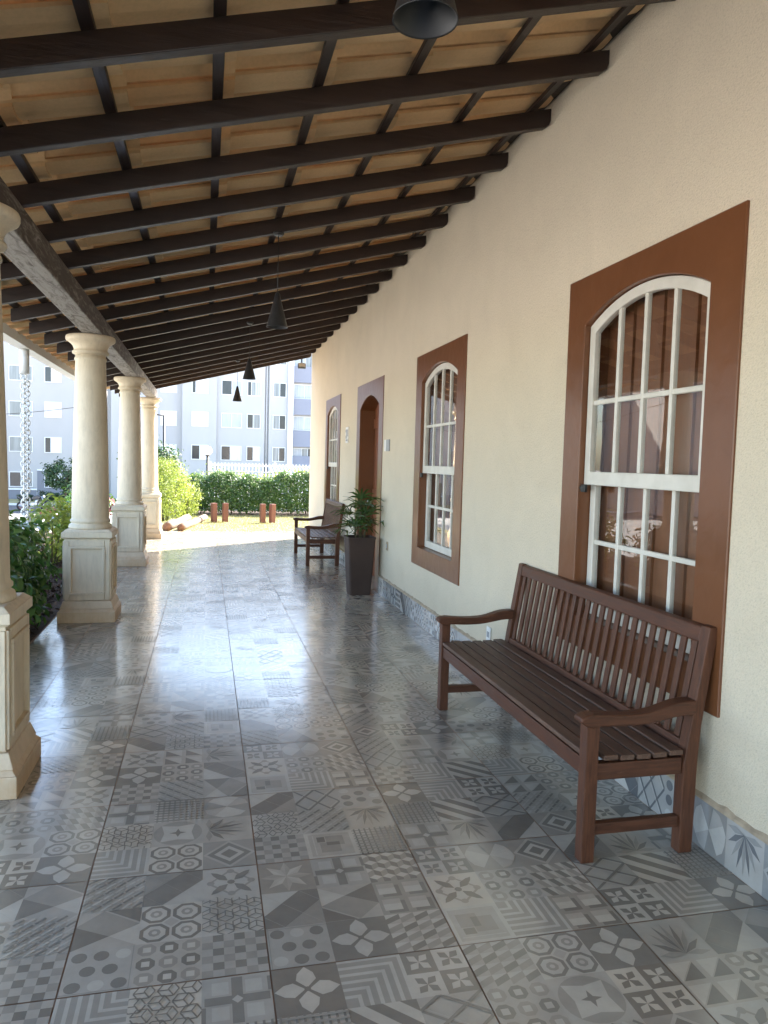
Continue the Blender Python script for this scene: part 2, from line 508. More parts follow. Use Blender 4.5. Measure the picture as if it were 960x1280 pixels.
M_plinth = surf('grey_facade_plinth', (0.21, 0.21, 0.235), (0.19, 0.19, 0.215), 0.6, rough=0.9)
M_bwhite = surf('white_facade_trim', (0.72, 0.71, 0.70), (0.68, 0.67, 0.665), 1, rough=0.6)
M_pane_dark = surf('dark_room_glass', (0.022, 0.024, 0.030), (0.035, 0.036, 0.042), 1.5, rough=0.12)
M_pane_grey = surf('curtained_glass', (0.27, 0.28, 0.28), (0.16, 0.165, 0.17), 1.2, (6, 1, 0.3), rough=0.15)
M_pane_beige = surf('beige_curtain_glass', (0.62, 0.58, 0.46), (0.50, 0.46, 0.36), 2, (6, 1, 0.3), rough=0.3)
M_pane_pale = surf('pale_curtain_glass', (0.42, 0.44, 0.47), (0.30, 0.32, 0.35), 2, (6, 1, 0.3), rough=0.15)

def patch_tile(name, light, dark):
    m, nt, b = new_mat(name)
    at = N(nt, 'ShaderNodeAttribute', attribute_name='tone')
    ti = N(nt, 'ShaderNodeAttribute', attribute_name='tint')
    v = coords(nt)
    r = ramp(nt, [(0.0, light), (1.0, dark)])
    nt.links.new(at.outputs['Fac'], r.inputs[0])
    mot = ramp(nt, [(0.3, 0.86), (0.7, 1.06)])
    nt.links.new(noise(nt, v, 9, 6, 0.65), mot.inputs[0])
    c = mixc(nt, 1.0, r.outputs[0], mot.outputs[0], 'MULTIPLY')
    tr = ramp(nt, [(0.0, (0.94, 0.95, 0.96)), (0.5, (1, 1, 1)), (1.0, (1.04, 1.0, 0.96))])
    nt.links.new(ti.outputs['Fac'], tr.inputs[0])
    c = mixc(nt, 1.0, c, tr.outputs[0], 'MULTIPLY')
    nt.links.new(c, b.inputs['Base Color'])
    rr = ramp(nt, [(0.35, 0.16), (0.7, 0.20)])
    nt.links.new(noise(nt, v, 3.5, 6, 0.7), rr.inputs[0])
    nt.links.new(rr.outputs[0], b.inputs['Roughness'])
    b.inputs['IOR'].default_value = 2.05
    bump(nt, b, noise(nt, v, 5, 2, 0.5), 0.012, 0.01)
    return m
M_floor = patch_tile('patchwork_cement_tile', (0.53, 0.475, 0.39), (0.205, 0.182, 0.150))
M_skirt = patch_tile('patchwork_skirting_tile', (0.50, 0.475, 0.44), (0.085, 0.087, 0.092))
M_grout = surf('brown_grout', (0.30, 0.175, 0.105), (0.16, 0.098, 0.064), 6, rough=0.95)

# ------------------------------------------------------------------ ground
def smooth(a, b, x):
    t = max(0.0, min(1.0, (x - a) / (b - a)))
    return t * t * (3 - 2 * t)
LOW = -2.0
def terr(x, y):
    a = smooth(0, 1, (-4.4 - x) / 4.4) if x < -4.4 else 0.0
    a = min(1.0, max(0.0, (-4.4 - x) / 4.2))
    b = min(1.0, max(0.0, (y - 23.2) / 5.0))
    return -0.06 + (LOW + 0.06) * max(a, b)
def ground():
    xs = sorted(set([-1500, -600, -200, -100, -60] + [round(-40 + i * 0.7, 2) for i in range(60)] + [2, 5, 12, 30, 60, 200, 600, 1500]))
    ys = sorted(set([-1500, -600, -200, -60, -20] + [round(-10 + i * 0.8, 2) for i in range(100)] + [75, 100, 200, 600, 1500]))
    v = [(x, y, terr(x, y)) for y in ys for x in xs]
    nx = len(xs)
    f = [(j * nx + i, j * nx + i + 1, (j + 1) * nx + i + 1, (j + 1) * nx + i) for j in range(len(ys) - 1) for i in range(nx - 1)]
    o = MB().add(v, f, True).build('ground', M_ground)
    tag(o, 'pale paved ground around the house', None, None, 'structure')
ground()
def sheet(name, mat, x0, x1, y0, y1, z, lab):
    o = MB().box(x0, x1, y0, y1, z - 0.05, z).build(name, mat)
    return tag(o, lab, None, None, 'structure')
def bank():
    xs = [-8.9 + .35 * i for i in range(11)]; ys = [-10 + .8 * i for i in range(41)]
    v = [(x, y, terr(x, y) + .012) for y in ys for x in xs]
    nx = len(xs)
    f = [(j * nx + i, j * nx + i + 1, (j + 1) * nx + i + 1, (j + 1) * nx + i) for j in range(len(ys) - 1) for i in range(nx - 1)]
    o = MB().add(v, f, True).build('grass_bank', M_bank)
    tag(o, 'green bank sloping down from the porch bed', None, None, 'structure')
M_bank = surf('bank_turf', (0.12, 0.15, 0.06), (0.20, 0.19, 0.10), 3, rough=0.95, bstr=0.8, bdist=0.03, bscale=40)
bank()
sheet('planting_bed', M_soil, -5.2, -3.372, -6.0, 15.8, -0.02, 'dark mulch bed along the porch edge')
sheet('lawn', M_grass, -3.4, 9.0, 15.93, 20.5, -0.012, 'sunlit yellowish lawn beyond the porch')
sheet('hedge_bed', M_soil, -4.2, 9.0, 20.505, 22.6, -0.015, 'brown soil strip under the hedge')
sheet('road', M_road, -70, -6.5, 46.5, 54.0, LOW + 0.02, 'asphalt road before the apartment blocks')
o = MB().box(-70, -6.5, 54.0, 54.2, LOW - 0.05, LOW + 0.13).build('kerb', M_bwhite)
tag(o, 'pale kerb beyond the road', None, None, 'structure')
o = MB().box(-70, 30, 54.2, 62, LOW - 0.05, LOW + 0.10).build('verge', M_grass)
tag(o, 'grass verge below the apartment blocks', None, None, 'structure')

# ------------------------------------------------------------------ patchwork floor tiles
def circ(cx, cy, r, n=20, a0=0.0, a1=2 * PI):
    full = abs(a1 - a0 - 2 * PI) < 1e-6
    m = n if full else n + 1
    return [(cx + r * math.cos(a0 + (a1 - a0) * k / n), cy + r * math.sin(a0 + (a1 - a0) * k / n)) for k in range(m)]
def rect(x0, y0, x1, y1): return [(x0, y0), (x1, y0), (x1, y1), (x0, y1)]
def line(x0, y0, x1, y1, w):
    dx, dy = x1 - x0, y1 - y0
    L = math.hypot(dx, dy) or 1
    nx, ny = -dy / L * w / 2, dx / L * w / 2
    return [(x0 + nx, y0 + ny), (x0 - nx, y0 - ny), (x1 - nx, y1 - ny), (x1 + nx, y1 + ny)]
def rng_(cx, cy, r, w, n=20):
    out = []
    for k in range(n):
        a, b = 2 * PI * k / n, 2 * PI * (k + 1) / n
        out.append([(cx + (r - w) * math.cos(a), cy + (r - w) * math.sin(a)), (cx + r * math.cos(a), cy + r * math.sin(a)),
                    (cx + r * math.cos(b), cy + r * math.sin(b)), (cx + (r - w) * math.cos(b), cy + (r - w) * math.sin(b))])
    return out
L_, ML, MD, D_ = 0.06, 0.32, 0.62, 0.95
def pats():
    P = []
    # 0 pinwheel triangles
    q = [(MD, [rect(0, 0, 1, 1)]), (L_, [])]
    q = [(ML, rect(0, 0, 1, 1))]
    for i in range(2):
        for j in range(2):
            x, y = i * .5, j * .5
            q.append((L_, [(x + .05, y + .05), (x + .45, y + .05), (x + .05, y + .45)]))
            q.append((D_, [(x + .45, y + .08), (x + .45, y + .45), (x + .08, y + .45)]))
    P.append(q)
    # 1 octagon rings
    q = [(L_, rect(0, 0, 1, 1))]
    for x in (.25, .75):
        for y in (.25, .75):
            q.append((D_, circ(x, y, .25, 8, PI / 8, 2 * PI + PI / 8)))
            q.append((L_, circ(x, y, .185, 8, PI / 8, 2 * PI + PI / 8)))
            q.append((MD, circ(x, y, .10, 8))); q.append((L_, circ(x, y, .045, 8)))
    q.append((ML, [(.5, .38), (.62, .5), (.5, .62), (.38, .5)]))
    P.append(q)
    # 2 basket weave stripes
    q = [(L_, rect(0, 0, 1, 1))]
    for i in range(3):
        for j in range(3):
            x, y = i / 3, j / 3
            for k in range(4):
                a = (k + .25) / 12
                q.append((D_, rect(x + a, y, x + a + .042, y + 1 / 3) if (i + j) % 2 else rect(x, y + a, x + 1 / 3, y + a + .042)))
    P.append(q)
    # 3 nested diamond
    q = [(MD, rect(0, 0, 1, 1)), (ML, [(.5, 0), (1, .5), (.5, 1), (0, .5)])]
    for s, t in ((.42, D_), (.29, L_), (.17, D_)):
        q.append((t, [(.5, .5 - s), (.5 + s, .5), (.5, .5 + s), (.5 - s, .5)]))
    P.append(q)
    # 4 four leaves in checks
    q = [(L_, rect(0, 0, .5, .5)), (D_, rect(.5, 0, 1, .5)), (D_, rect(0, .5, .5, 1)), (L_, rect(.5, .5, 1, 1))]
    for i in range(2):
        for j in range(2):
            t = D_ if i == j else L_
            cx, cy = .25 + .5 * i, .25 + .5 * j
            for s in ((1, 1), (-1, 1), (1, -1), (-1, -1)):
                q.append((t, [(cx, cy), (cx + s[0] * .04, cy + s[1] * .14), (cx + s[0] * .16, cy + s[1] * .16), (cx + s[0] * .14, cy + s[1] * .04)]))
    P.append(q)
    # 5 interlaced knot
    q = [(MD, rect(0, 0, 1, 1))]
    for sg in (1, -1):
        c, s = math.cos(sg * PI / 4), math.sin(sg * PI / 4)
        pts = []
        for k in range(13): pts.append((.34 + .14 * math.cos(-PI / 2 + PI * k / 12), .14 * math.sin(-PI / 2 + PI * k / 12)))
        for k in range(13): pts.append((-.34 + .14 * math.cos(PI / 2 + PI * k / 12), .14 * math.sin(PI / 2 + PI * k / 12)))
        for w, t in ((.085, D_), (.05, L_)):
            for k in range(len(pts)):
                a, b = pts[k], pts[(k + 1) % len(pts)]
                A = (.5 + a[0] * c - a[1] * s, .5 + a[0] * s + a[1] * c); B = (.5 + b[0] * c - b[1] * s, .5 + b[0] * s + b[1] * c)
                q.append((t, line(*A, *B, w)))
    P.append(q)
    # 6 cross with pale blocks
    q = [(ML, rect(0, 0, 1, 1)), (D_, rect(.42, .04, .58, .96)), (D_, rect(.04, .42, .96, .58))]
    for x in (.14, .62):
        for y in (.12, .62): q.append((L_, rect(x, y, x + .24, y + .26)))
    q.append((L_, [(.5, .42), (.58, .5), (.5, .58), (.42, .5)]))
    q += [(D_, rect(0, .1, .06, .4)), (D_, rect(.94, .6, 1, .9))]
    P.append(q)
    # 7 dots
    q = [(ML, rect(0, 0, 1, 1))]
    for j in range(3):
        for i in range(3 if j % 2 == 0 else 2):
            x = .18 + i * .32 + (.16 if j % 2 else 0); y = .17 + j * .33
            q.append((D_ if (i + j) % 3 else L_, circ(x, y, .115, 14)))
    q += [(MD, rect(.03, .0, .045, 1)), (MD, rect(.0, .955, 1, .97))]
    P.append(q)
    # 8 shifted bricks
    q = [(ML, rect(0, 0, 1, 1))]
    for j in range(6):
        for i in range(3):
            x = i / 3 + (1 / 6 if j % 2 else 0)
            q.append((D_ if j % 2 == 0 else MD, rect(x, j / 6, min(1, x + 1 / 6), (j + 1) / 6)))
    P.append(q)
    # 9 triangle grid
    q = [(L_, rect(0, 0, 1, 1))]
    for i in range(4):
        for j in range(4):
            x, y = i / 4, j / 4
            t = [(x, y), (x + .25, y), (x, y + .25)] if (i + j) % 2 else [(x + .25, y), (x + .25, y + .25), (x, y + .25)]
            q.append((D_, t))
    P.append(q)
    # 10 nested corner stripes
    q = [(MD, rect(0, 0, 1, 1))]
    for k in range(6):
        a = k / 6.6
        q.append((L_, rect(0, a, 1 - a, a + .06))); q.append((L_, rect(1 - a - .06, a + .061, 1 - a, 1)))
    P.append(q)
    # 11 eight point star
    q = [(MD, rect(0, 0, 1, 1))]
    for k in range(8):
        a = PI / 4 * k
        t0 = L_ if k % 2 else ML
        for sg, t in ((1, t0), (-1, min(1, t0 + .12))):
            q.append((t, [(.5, .5), (.5 + .48 * math.cos(a), .5 + .48 * math.sin(a)), (.5 + .24 * math.cos(a + sg * PI / 8), .5 + .24 * math.sin(a + sg * PI / 8))]))
    P.append(q)
    # 12 circle with four point star
    q = [(ML, rect(0, 0, 1, 1)), (MD, circ(.5, .5, .48, 28))]
    st = []
    for k in range(8):
        a = PI / 4 * k; r = .47 if k % 2 == 1 else .27
        st.append((.5 + r * math.cos(a), .5 + r * math.sin(a)))
    q.append((L_, st))
    st = []
    for k in range(8):
        a = PI / 4 * k + PI / 4; r = .17 if k % 2 == 1 else .06
        st.append((.5 + r * math.cos(a), .5 + r * math.sin(a)))
    q.append((D_, st))
    P.append(q)
    # 13 tumbling blocks
    q = [(MD, rect(0, 0, 1, 1))]
    w, h = .25, .1667
    for j in range(-1, 5):
        for i in range(-1, 5):
            cx = i * w + (w / 2 if j % 2 else 0); cy = j * h * 1.5
            q.append((L_, [(cx, cy), (cx + w / 2, cy + h / 2), (cx, cy + h), (cx - w / 2, cy + h / 2)]))
            q.append((D_, [(cx, cy), (cx - w / 2, cy + h / 2), (cx - w / 2, cy - h / 2), (cx, cy - h)]))
    P.append(q)
    # 14 lattice
    q = [(L_, rect(0, 0, 1, 1))]
    for k in range(9):
        a = (k + .5) / 9
        q.append((MD, rect(a - .02, 0, a + .02, 1))); q.append((D_, rect(0, a - .018, 1, a + .018)))
    P.append(q)
    # 15 diagonal dashes
    q = [(ML, rect(0, 0, 1, 1))]
    for i in range(6):
        for j in range(6):
            x, y = (i + .5) / 6, (j + .5) / 6
            s = .07
            q.append((D_ if (i + j) % 2 else L_, line(x - s, y - s, x + s, y + s, .045)))
            q.append((L_, line(x - s, y + s * .2, x + s * .2, y + s, .02)))
    P.append(q)
    # 16 four loop flower
    q = [(ML, rect(0, 0, 1, 1))]
    for s in ((.31, .31), (.69, .31), (.31, .69), (.69, .69)):
        q += [(D_, p) for p in rng_(s[0], s[1], .2, .045, 18)]
    for k in range(8):
        a = PI / 4 * k
        q.append((MD, [(.5, .5), (.5 + .11 * math.cos(a - .25), .5 + .11 * math.sin(a - .25)), (.5 + .16 * math.cos(a), .5 + .16 * math.sin(a)), (.5 + .11 * math.cos(a + .25), .5 + .11 * math.sin(a + .25))]))
    P.append(q)
    # 17 wedges
    q = [(MD, rect(0, 0, 1, 1))]
    for k in range(8):
        a, b = PI / 4 * k + .2, PI / 4 * (k + 1) + .2
        q.append(((D_, L_, ML, MD)[k % 4] if k % 2 else (ML, L_)[(k // 2) % 2], [(.5, .5), (.5 + .48 * math.cos(a), .5 + .48 * math.sin(a)), (.5 + .5 * math.cos((a + b) / 2), .5 + .5 * math.sin((a + b) / 2)), (.5 + .48 * math.cos(b), .5 + .48 * math.sin(b))]))
    P.append(q)
    # 18 shaded blocks
    q = [(MD, rect(0, 0, 1, 1))]
    for x in (.06, .54):
        for y in (.06, .54):
            q.append((D_, rect(x + .06, y - .02, x + .40, y + .32))); q.append((L_, rect(x, y + .06, x + .32, y + .38))); q.append((ML, rect(x, y + .24, x + .32, y + .38)))
    P.append(q)
    # 19 argyle
    q = [(ML, rect(0, 0, 1, 1))]
    for i in range(4):
        for j in range(4):
            if (i + j) % 2 == 0:
                cx, cy = i / 3, j / 3
                q.append(((D_, L_, MD)[(i + 2 * j) % 3], [(cx, cy - .33), (cx + .33, cy), (cx, cy + .33), (cx - .33, cy)]))
    P.append(q)
    # 20 overlapped squares
    q = [(L_, rect(0, 0, 1, 1)), (ML, rect(.08, .08, .92, .92)), (MD, rect(.2, .32, .58, .72)), (MD, rect(.46, .22, .82, .58)), (D_, rect(.46, .32, .58, .58)), (L_, rect(.12, .82, .88, .84)), (D_, rect(.60, .60, .80, .76))]
    P.append(q)
    # 21 zigzag rows
    q = [(ML, rect(0, 0, 1, 1))]
    for j in range(4):
        for i in range(4):
            x, y = i / 4, j / 4
            q.append((D_ if (i + j) % 2 else MD, [(x, y), (x + .25, y + .12), (x + .25, y + .25), (x, y + .13)]))
            q.append((L_, [(x, y + .13), (x + .25, y + .25), (x, y + .25)]))
    P.append(q)
    # 22 lotus
    q = [(ML, rect(0, 0, 1, 1))]
    for k in range(9):
        a = PI * k / 8
        r = .46
        q.append((D_ if k % 2 else MD, [(.5, .12), (.5 + r * .55 * math.cos(a - .16), .12 + r * .9 * math.sin(a - .16)), (.5 + r * math.cos(a), .12 + r * 1.7 * math.sin(a)), (.5 + r * .55 * math.cos(a + .16), .12 + r * .9 * math.sin(a + .16))]))
    P.append(q)
    # 23 big shards
    q = [(ML, rect(0, 0, 1, 1)), (D_, [(0, 0), (.55, .3), (0, .62)]), (L_, [(.55, .3), (1, 0), (1, .55)]), (MD, [(.55, .3), (1, .55), (.4, 1), (0, .62)]), (D_, [(1, .6), (1, 1), (.45, 1)])]
    P.append(q)
    # 24 ring squares
    q = [(ML, rect(0, 0, 1, 1))]
    for i in range(3):
        for j in range(3):
            cx, cy = (i + .5) / 3, (j + .5) / 3
            q.append((D_ if (i + j) % 2 else MD, circ(cx, cy, .15, 8, PI / 8, 2 * PI + PI / 8))); q.append((L_, rect(cx - .06, cy - .06, cx + .06, cy + .06)))
    P.append(q)
    # 25 wire polygons
    q = [(L_, rect(0, 0, 1, 1))]
    for i in range(3):
        for j in range(4):
            cx, cy = (i + .5 + (.25 if j % 2 else -.1)) / 3, (j + .5) / 4
            pts = circ(cx, cy, .15, 6)
            for k in range(6): q.append((D_, line(*pts[k], *pts[(k + 1) % 6], .022)))
            for k in (0, 2, 4): q.append((D_, line(cx, cy, *pts[k], .022)))
    P.append(q)
    # 26 big petals four
    q = [(D_, rect(0, 0, 1, 1))]
    for k in range(4):
        a = PI / 2 * k
        def rt(x, y): return (.5 + x * math.cos(a) - y * math.sin(a), .5 + x * math.sin(a) + y * math.cos(a))
        q.append((L_, [rt(.03, 0), rt(.2, -.15), rt(.34, -.12), rt(.48, 0), rt(.34, .12), rt(.2, .15)]))
    q.append((D_, circ(.5, .5, .05, 10)))
    P.append(q)
    # 27 ornate
    q = [(L_, rect(0, 0, 1, 1)), (MD, [(.5, .08), (.92, .5), (.5, .92), (.08, .5)]), (L_, [(.5, .14), (.86, .5), (.5, .86), (.14, .5)])]
    for k in range(4):
        a = PI / 4 + PI / 2 * k
        def rt(x, y): return (.5 + x * math.cos(a) - y * math.sin(a), .5 + x * math.sin(a) + y * math.cos(a))
        q.append((D_, [rt(.08, 0), rt(.22, -.08), rt(.40, -.05), rt(.5, 0), rt(.40, .05), rt(.22, .08)]))
        a -= PI / 4
        q.append((MD, circ(.5 + .36 * math.cos(a), .5 + .36 * math.sin(a), .07, 10)))
    q.append((D_, circ(.5, .5, .07, 8)))
    P.append(q)
    # 28 crossing lines
    q = [(ML, rect(0, 0, 1, 1))]
    for a in (-.5, 0, .5, 1.0):
        q.append((D_, line(a, 0, a + .75, 1, .05))); q.append((D_, line(a + .5, 0, a - .25, 1, .05))); q.append((L_, line(a + .07, 0, a + .82, 1, .02)))
    P.append(q)
    # 29 small crosses
    q = [(MD, rect(0, 0, 1, 1))]
    for i in range(4):
        for j in range(4):
            cx, cy = (i + .5) / 4, (j + .5) / 4
            q.append((D_ if (i + j) % 2 else L_, rect(cx - .085, cy - .03, cx + .085, cy + .03))); q.append((D_ if (i + j) % 2 else L_, rect(cx - .03, cy - .085, cx + .03, cy + .085)))
    P.append(q)
    return P
PATS = pats()

def clip(poly, x0, y0, x1, y1):
    for ax, lim, sg in ((0, x0, 1), (0, x1, -1), (1, y0, 1), (1, y1, -1)):
        if not poly: return poly
        if all(sg * (p[ax] - lim) >= -1e-9 for p in poly): continue
        out = []
        n = len(poly)
        for i in range(n):
            a, b = poly[i], poly[(i + 1) % n]
            da, db = sg * (a[ax] - lim), sg * (b[ax] - lim)
            if da >= 0: out.append(a)
            if (da > 0 and db < 0) or (da < 0 and db > 0):
                t = da / (da - db)
                out.append((a[0] + t * (b[0] - a[0]), a[1] + t * (b[1] - a[1])))
        poly = out
    return poly

trng = random.Random(31)
TILES = []
for _ in range(9):
    ids = trng.sample(range(len(PATS)), 9)
    TILES.append([(ids[k], trng.randrange(4), trng.random()) for k in range(9)])

def patch_mesh(name, mat, x0, x1, y0, y1, gx, gy, cell, to3d, parent=None, big=3, gap=0.0046, seed=5, dz=0.00022):
    rg = random.Random(seed)
    V = []; F = []; T = []; TI = []
    S = cell * big
    i0, i1 = math.floor((x0 - gx) / S), math.ceil((x1 - gx) / S)
    j0, j1 = math.floor((y0 - gy) / S), math.ceil((y1 - gy) / S)
    for i in range(i0, i1):
        for j in range(j0, j1):
            design = rg.choice(TILES); rot = rg.randrange(4); lift = rg.uniform(-0.0003, 0.0004); tile_t = rg.uniform(-.12, .12)
            bx0, by0 = max(x0, gx + i * S + gap / 2), max(y0, gy + j * S + gap / 2)
            bx1, by1 = min(x1, gx + (i + 1) * S - gap / 2), min(y1, gy + (j + 1) * S - gap / 2)
            if bx1 - bx0 < .004 or by1 - by0 < .004: continue
            for k in range(9):
                a, b = k % 3, k // 3
                for _ in range(rot): a, b = 2 - b, a
                if a >= big or b >= big: continue
                pid, prot, tint = design[k]
                prot = (prot + rot) % 4
                ox, oy = gx + i * S + a * cell, gy + j * S + b * cell
                if ox > x1 or oy > y1 or ox + cell < x0 or oy + cell < y0: continue
                cx0, cy0, cx1, cy1 = max(bx0, ox), max(by0, oy), min(bx1, ox + cell), min(by1, oy + cell)
                if cx1 <= cx0 or cy1 <= cy0: continue
                soft = 0.80 + 0.25 * tint
                seen = []
                for li, (tone, poly) in enumerate(PATS[pid]):
                    pp = []
                    for (u, w) in poly:
                        for _ in range(prot): u, w = 1 - w, u
                        pp.append((ox + u * cell, oy + w * cell))
                    pp = clip(pp, cx0, cy0, cx1, cy1)
                    if len(pp) < 3: continue
                    xs = [p[0] for p in pp]; ys = [p[1] for p in pp]
                    bb = (min(xs) + 1e-6, min(ys) + 1e-6, max(xs) - 1e-6, max(ys) - 1e-6)
                    lev = 0
                    for (ob, ol) in seen:
                        if ol >= lev and bb[0] < ob[2] and bb[2] > ob[0] and bb[1] < ob[3] and bb[3] > ob[1]: lev = ol + 1
                    seen.append((bb, lev))
                    base = len(V)
                    V.extend(to3d(p[0], p[1], lift + lev * dz) for p in pp)
                    F.append(tuple(range(base, base + len(pp))))
                    T.append(min(1, max(0, .42 + (tone - .42) * soft + tile_t * .5)))
                    TI.append(tint)
    me = bpy.data.meshes.new(name)
    me.from_pydata(V, [], F)
    for nm, arr in (('tone', T), ('tint', TI)):
        at = me.attributes.new(nm, 'FLOAT', 'FACE')
        at.data.foreach_set('value', arr)
    me.materials.append(mat)
    me.update()
    o = bpy.data.objects.new(name, me)
    C.objects.link(o)
    if parent is not None: o.parent = parent
    return o
FX0, FY0, FY1 = -3.35, -3.0, 15.9
o = MB().box(FX0 - 0.02, 0.0, FY0, FY1 + 0.02, -0.12, -0.002).build('porch_slab', M_grout)
tag(o, 'porch slab with brown grout between the tiles', None, None, 'structure')
o = patch_mesh('porch_floor', M_floor, FX0, -0.012, FY0, FY1, -1.786, 0.35, 0.2, lambda x, y, z: (x, y, z))
tag(o, 'grey patchwork patterned tile floor of the porch', None, None, 'structure')

# ------------------------------------------------------------------ house with windows and door
HY0, HY1 = -6.0, 14.7
house = thing('house', 'long cream stucco house wall with brown framed arched windows', 'house', (0, 4.0, 0))
HO = (0, 4.0, 0)
WINS = [3.195, 6.325, 11.985]
DOORC = 9.205
WO, WI = 0.705, 0.515             # outer / opening half widths of windows
WZ0, WZ1 = 0.56, 2.565
OZ0, SPR, RISE = 0.735, 2.30, 0.125
DO, DI = 0.765, 0.56
DZ1, DSPR, DRISE = 2.545, 2.22, 0.15
def wall():
    mb = MB()
    holes = sorted([(c - WO + .03, c + WO - .03, WZ0 + .03, WZ1 - .03) for c in WINS] + [(DOORC - DO + .03, DOORC + DO - .03, -0.2, DZ1 - .03)])
    T = 0.30; ZT = 4.25
    y = HY0
    for h in holes:
        mb.box(0, T, y, h[0], -0.15, ZT)
        mb.box(0, T, h[0], h[1], h[3], ZT)
        if h[2] > 0: mb.box(0, T, h[0], h[1], -0.15, h[2])
        y = h[1]
    mb.box(0, T, y, HY1, -0.15, ZT)
    # end and rear walls
    mb.box(T, 8.0, HY1 - T, HY1, -0.15, ZT)
    mb.prism([(T, ZT), (8.0, ZT), (4.0, 5.35)], 'y', HY1 - T, HY1)
    mb.box(T, 8.0, HY0, HY0 + T, -0.15, ZT)
    mb.box(8.0 - T, 8.0, HY0 + T, HY1 - T, -0.15, ZT)
    return mb.build('wall', M_stucco, house, HO)
wall()
rf = MB()
rf.prism([(-0.12, 4.252), (4.0, 5.40), (8.3, 4.20), (8.3, 4.30), (4.0, 5.50), (-0.12, 4.35)], 'y', HY0, HY1 + 0.02)
rf.build('roof', M_tile, house, HO)
# skirting of the same tiles
def skirt():
    segs = []
    y = FY0
    for a, b in ((DOORC - DO, DOORC + DO), (HY1, HY1)):
        segs.append((y, a)); y = b
    for k, (a, b) in enumerate(segs):
        led = MB(); back = MB()
        s = patch_mesh('skirting', M_skirt, a, b, 0.0, 0.2, 0.2 + 0.17 * k, 0.0, 0.2, lambda u, w, z: (-0.012 - z, u - HO[1], w + 0.001), house, gap=0.003, seed=77 + k)
        back.box(-0.0105, -0.0005, a, b, -0.001, 0.2)
        # mortar ledge, uneven on top
        n = int((b - a) / 0.05)
        top = [0.214 + nrng.uniform(-0.006, 0.006) for _ in range(n + 1)]
        for i in range(n):
            y0, y1 = a + (b - a) * i / n, a + (b - a) * (i + 1) / n
            v = [(-0.014, y0, 0.2015), (0.001, y0, 0.2015), (0.001, y0, top[i] + .012), (-0.010, y0, top[i]), (-0.014, y1, 0.2015), (0.001, y1, 0.2015), (0.001, y1, top[i + 1] + .012), (-0.010, y1, top[i + 1])]
            led.add(v, [(0, 1, 2, 3), (7, 6, 5, 4), (0, 3, 7, 4), (3, 2, 6, 7), (0, 4, 5, 1)], False)
        back.build('skirting_bed', M_grout, house, HO)
        led.build('skirting_ledge', M_plaster, house, HO)
skirt()

def arch_pts(c, half, z0, spr, rise, n=20):
    """open polyline: from bottom at c-half up, over the arch, down to bottom at c+half"""
    r = (half * half + rise * rise) / (2 * rise)
    zc = spr + rise - r
    a = math.asin(half / r)
    pts = [(c - half, z0)]
    for k in range(n + 1):
        t = -a + 2 * a * k / n
        pts.append((c + r * math.sin(t), zc + r * math.cos(t)))
    pts.append((c + half, z0))
    return pts
def arch_top(c, half, spr, rise, y):
    r = (half * half + rise * rise) / (2 * rise)
    zc = spr + rise - r
    return zc + math.sqrt(max(0, r * r - (y - c) ** 2))

def ring_prism(mb, inner, outer, x0, x1):
    """inner & outer polylines with the same count; closed ring strips extruded between x0 and x1"""
    n = len(inner)
    v = []
    for x in (x0, x1):
        for p in inner: v.append((x, p[0], p[1]))
        for p in outer: v.append((x, p[0], p[1]))
    f = []
    for i in range(n):
        j = (i + 1) % n
        f.append((i, j, n + j, n + i))
        f.append((2 * n + i, 3 * n + i, 3 * n + j, 2 * n + j))
        f.append((i, 2 * n + i, 2 * n + j, j))
        f.append((n + i, n + j, 3 * n + j, 3 * n + i))
    mb.add(v, f, False)
def rect_match(inner, y0, y1, z0, z1, c):
    """outer points on rectangle matching an arch polyline"""
    out = []
    n = len(inner)
    for i, p in enumerate(inner):
        if i == 0: out.append((y0, z0))
        elif i == n - 1: out.append((y1, z0))
        else:
            t = (i - 1) / (n - 3)
            out.append((y0 + (y1 - y0) * t, z1))
    return out

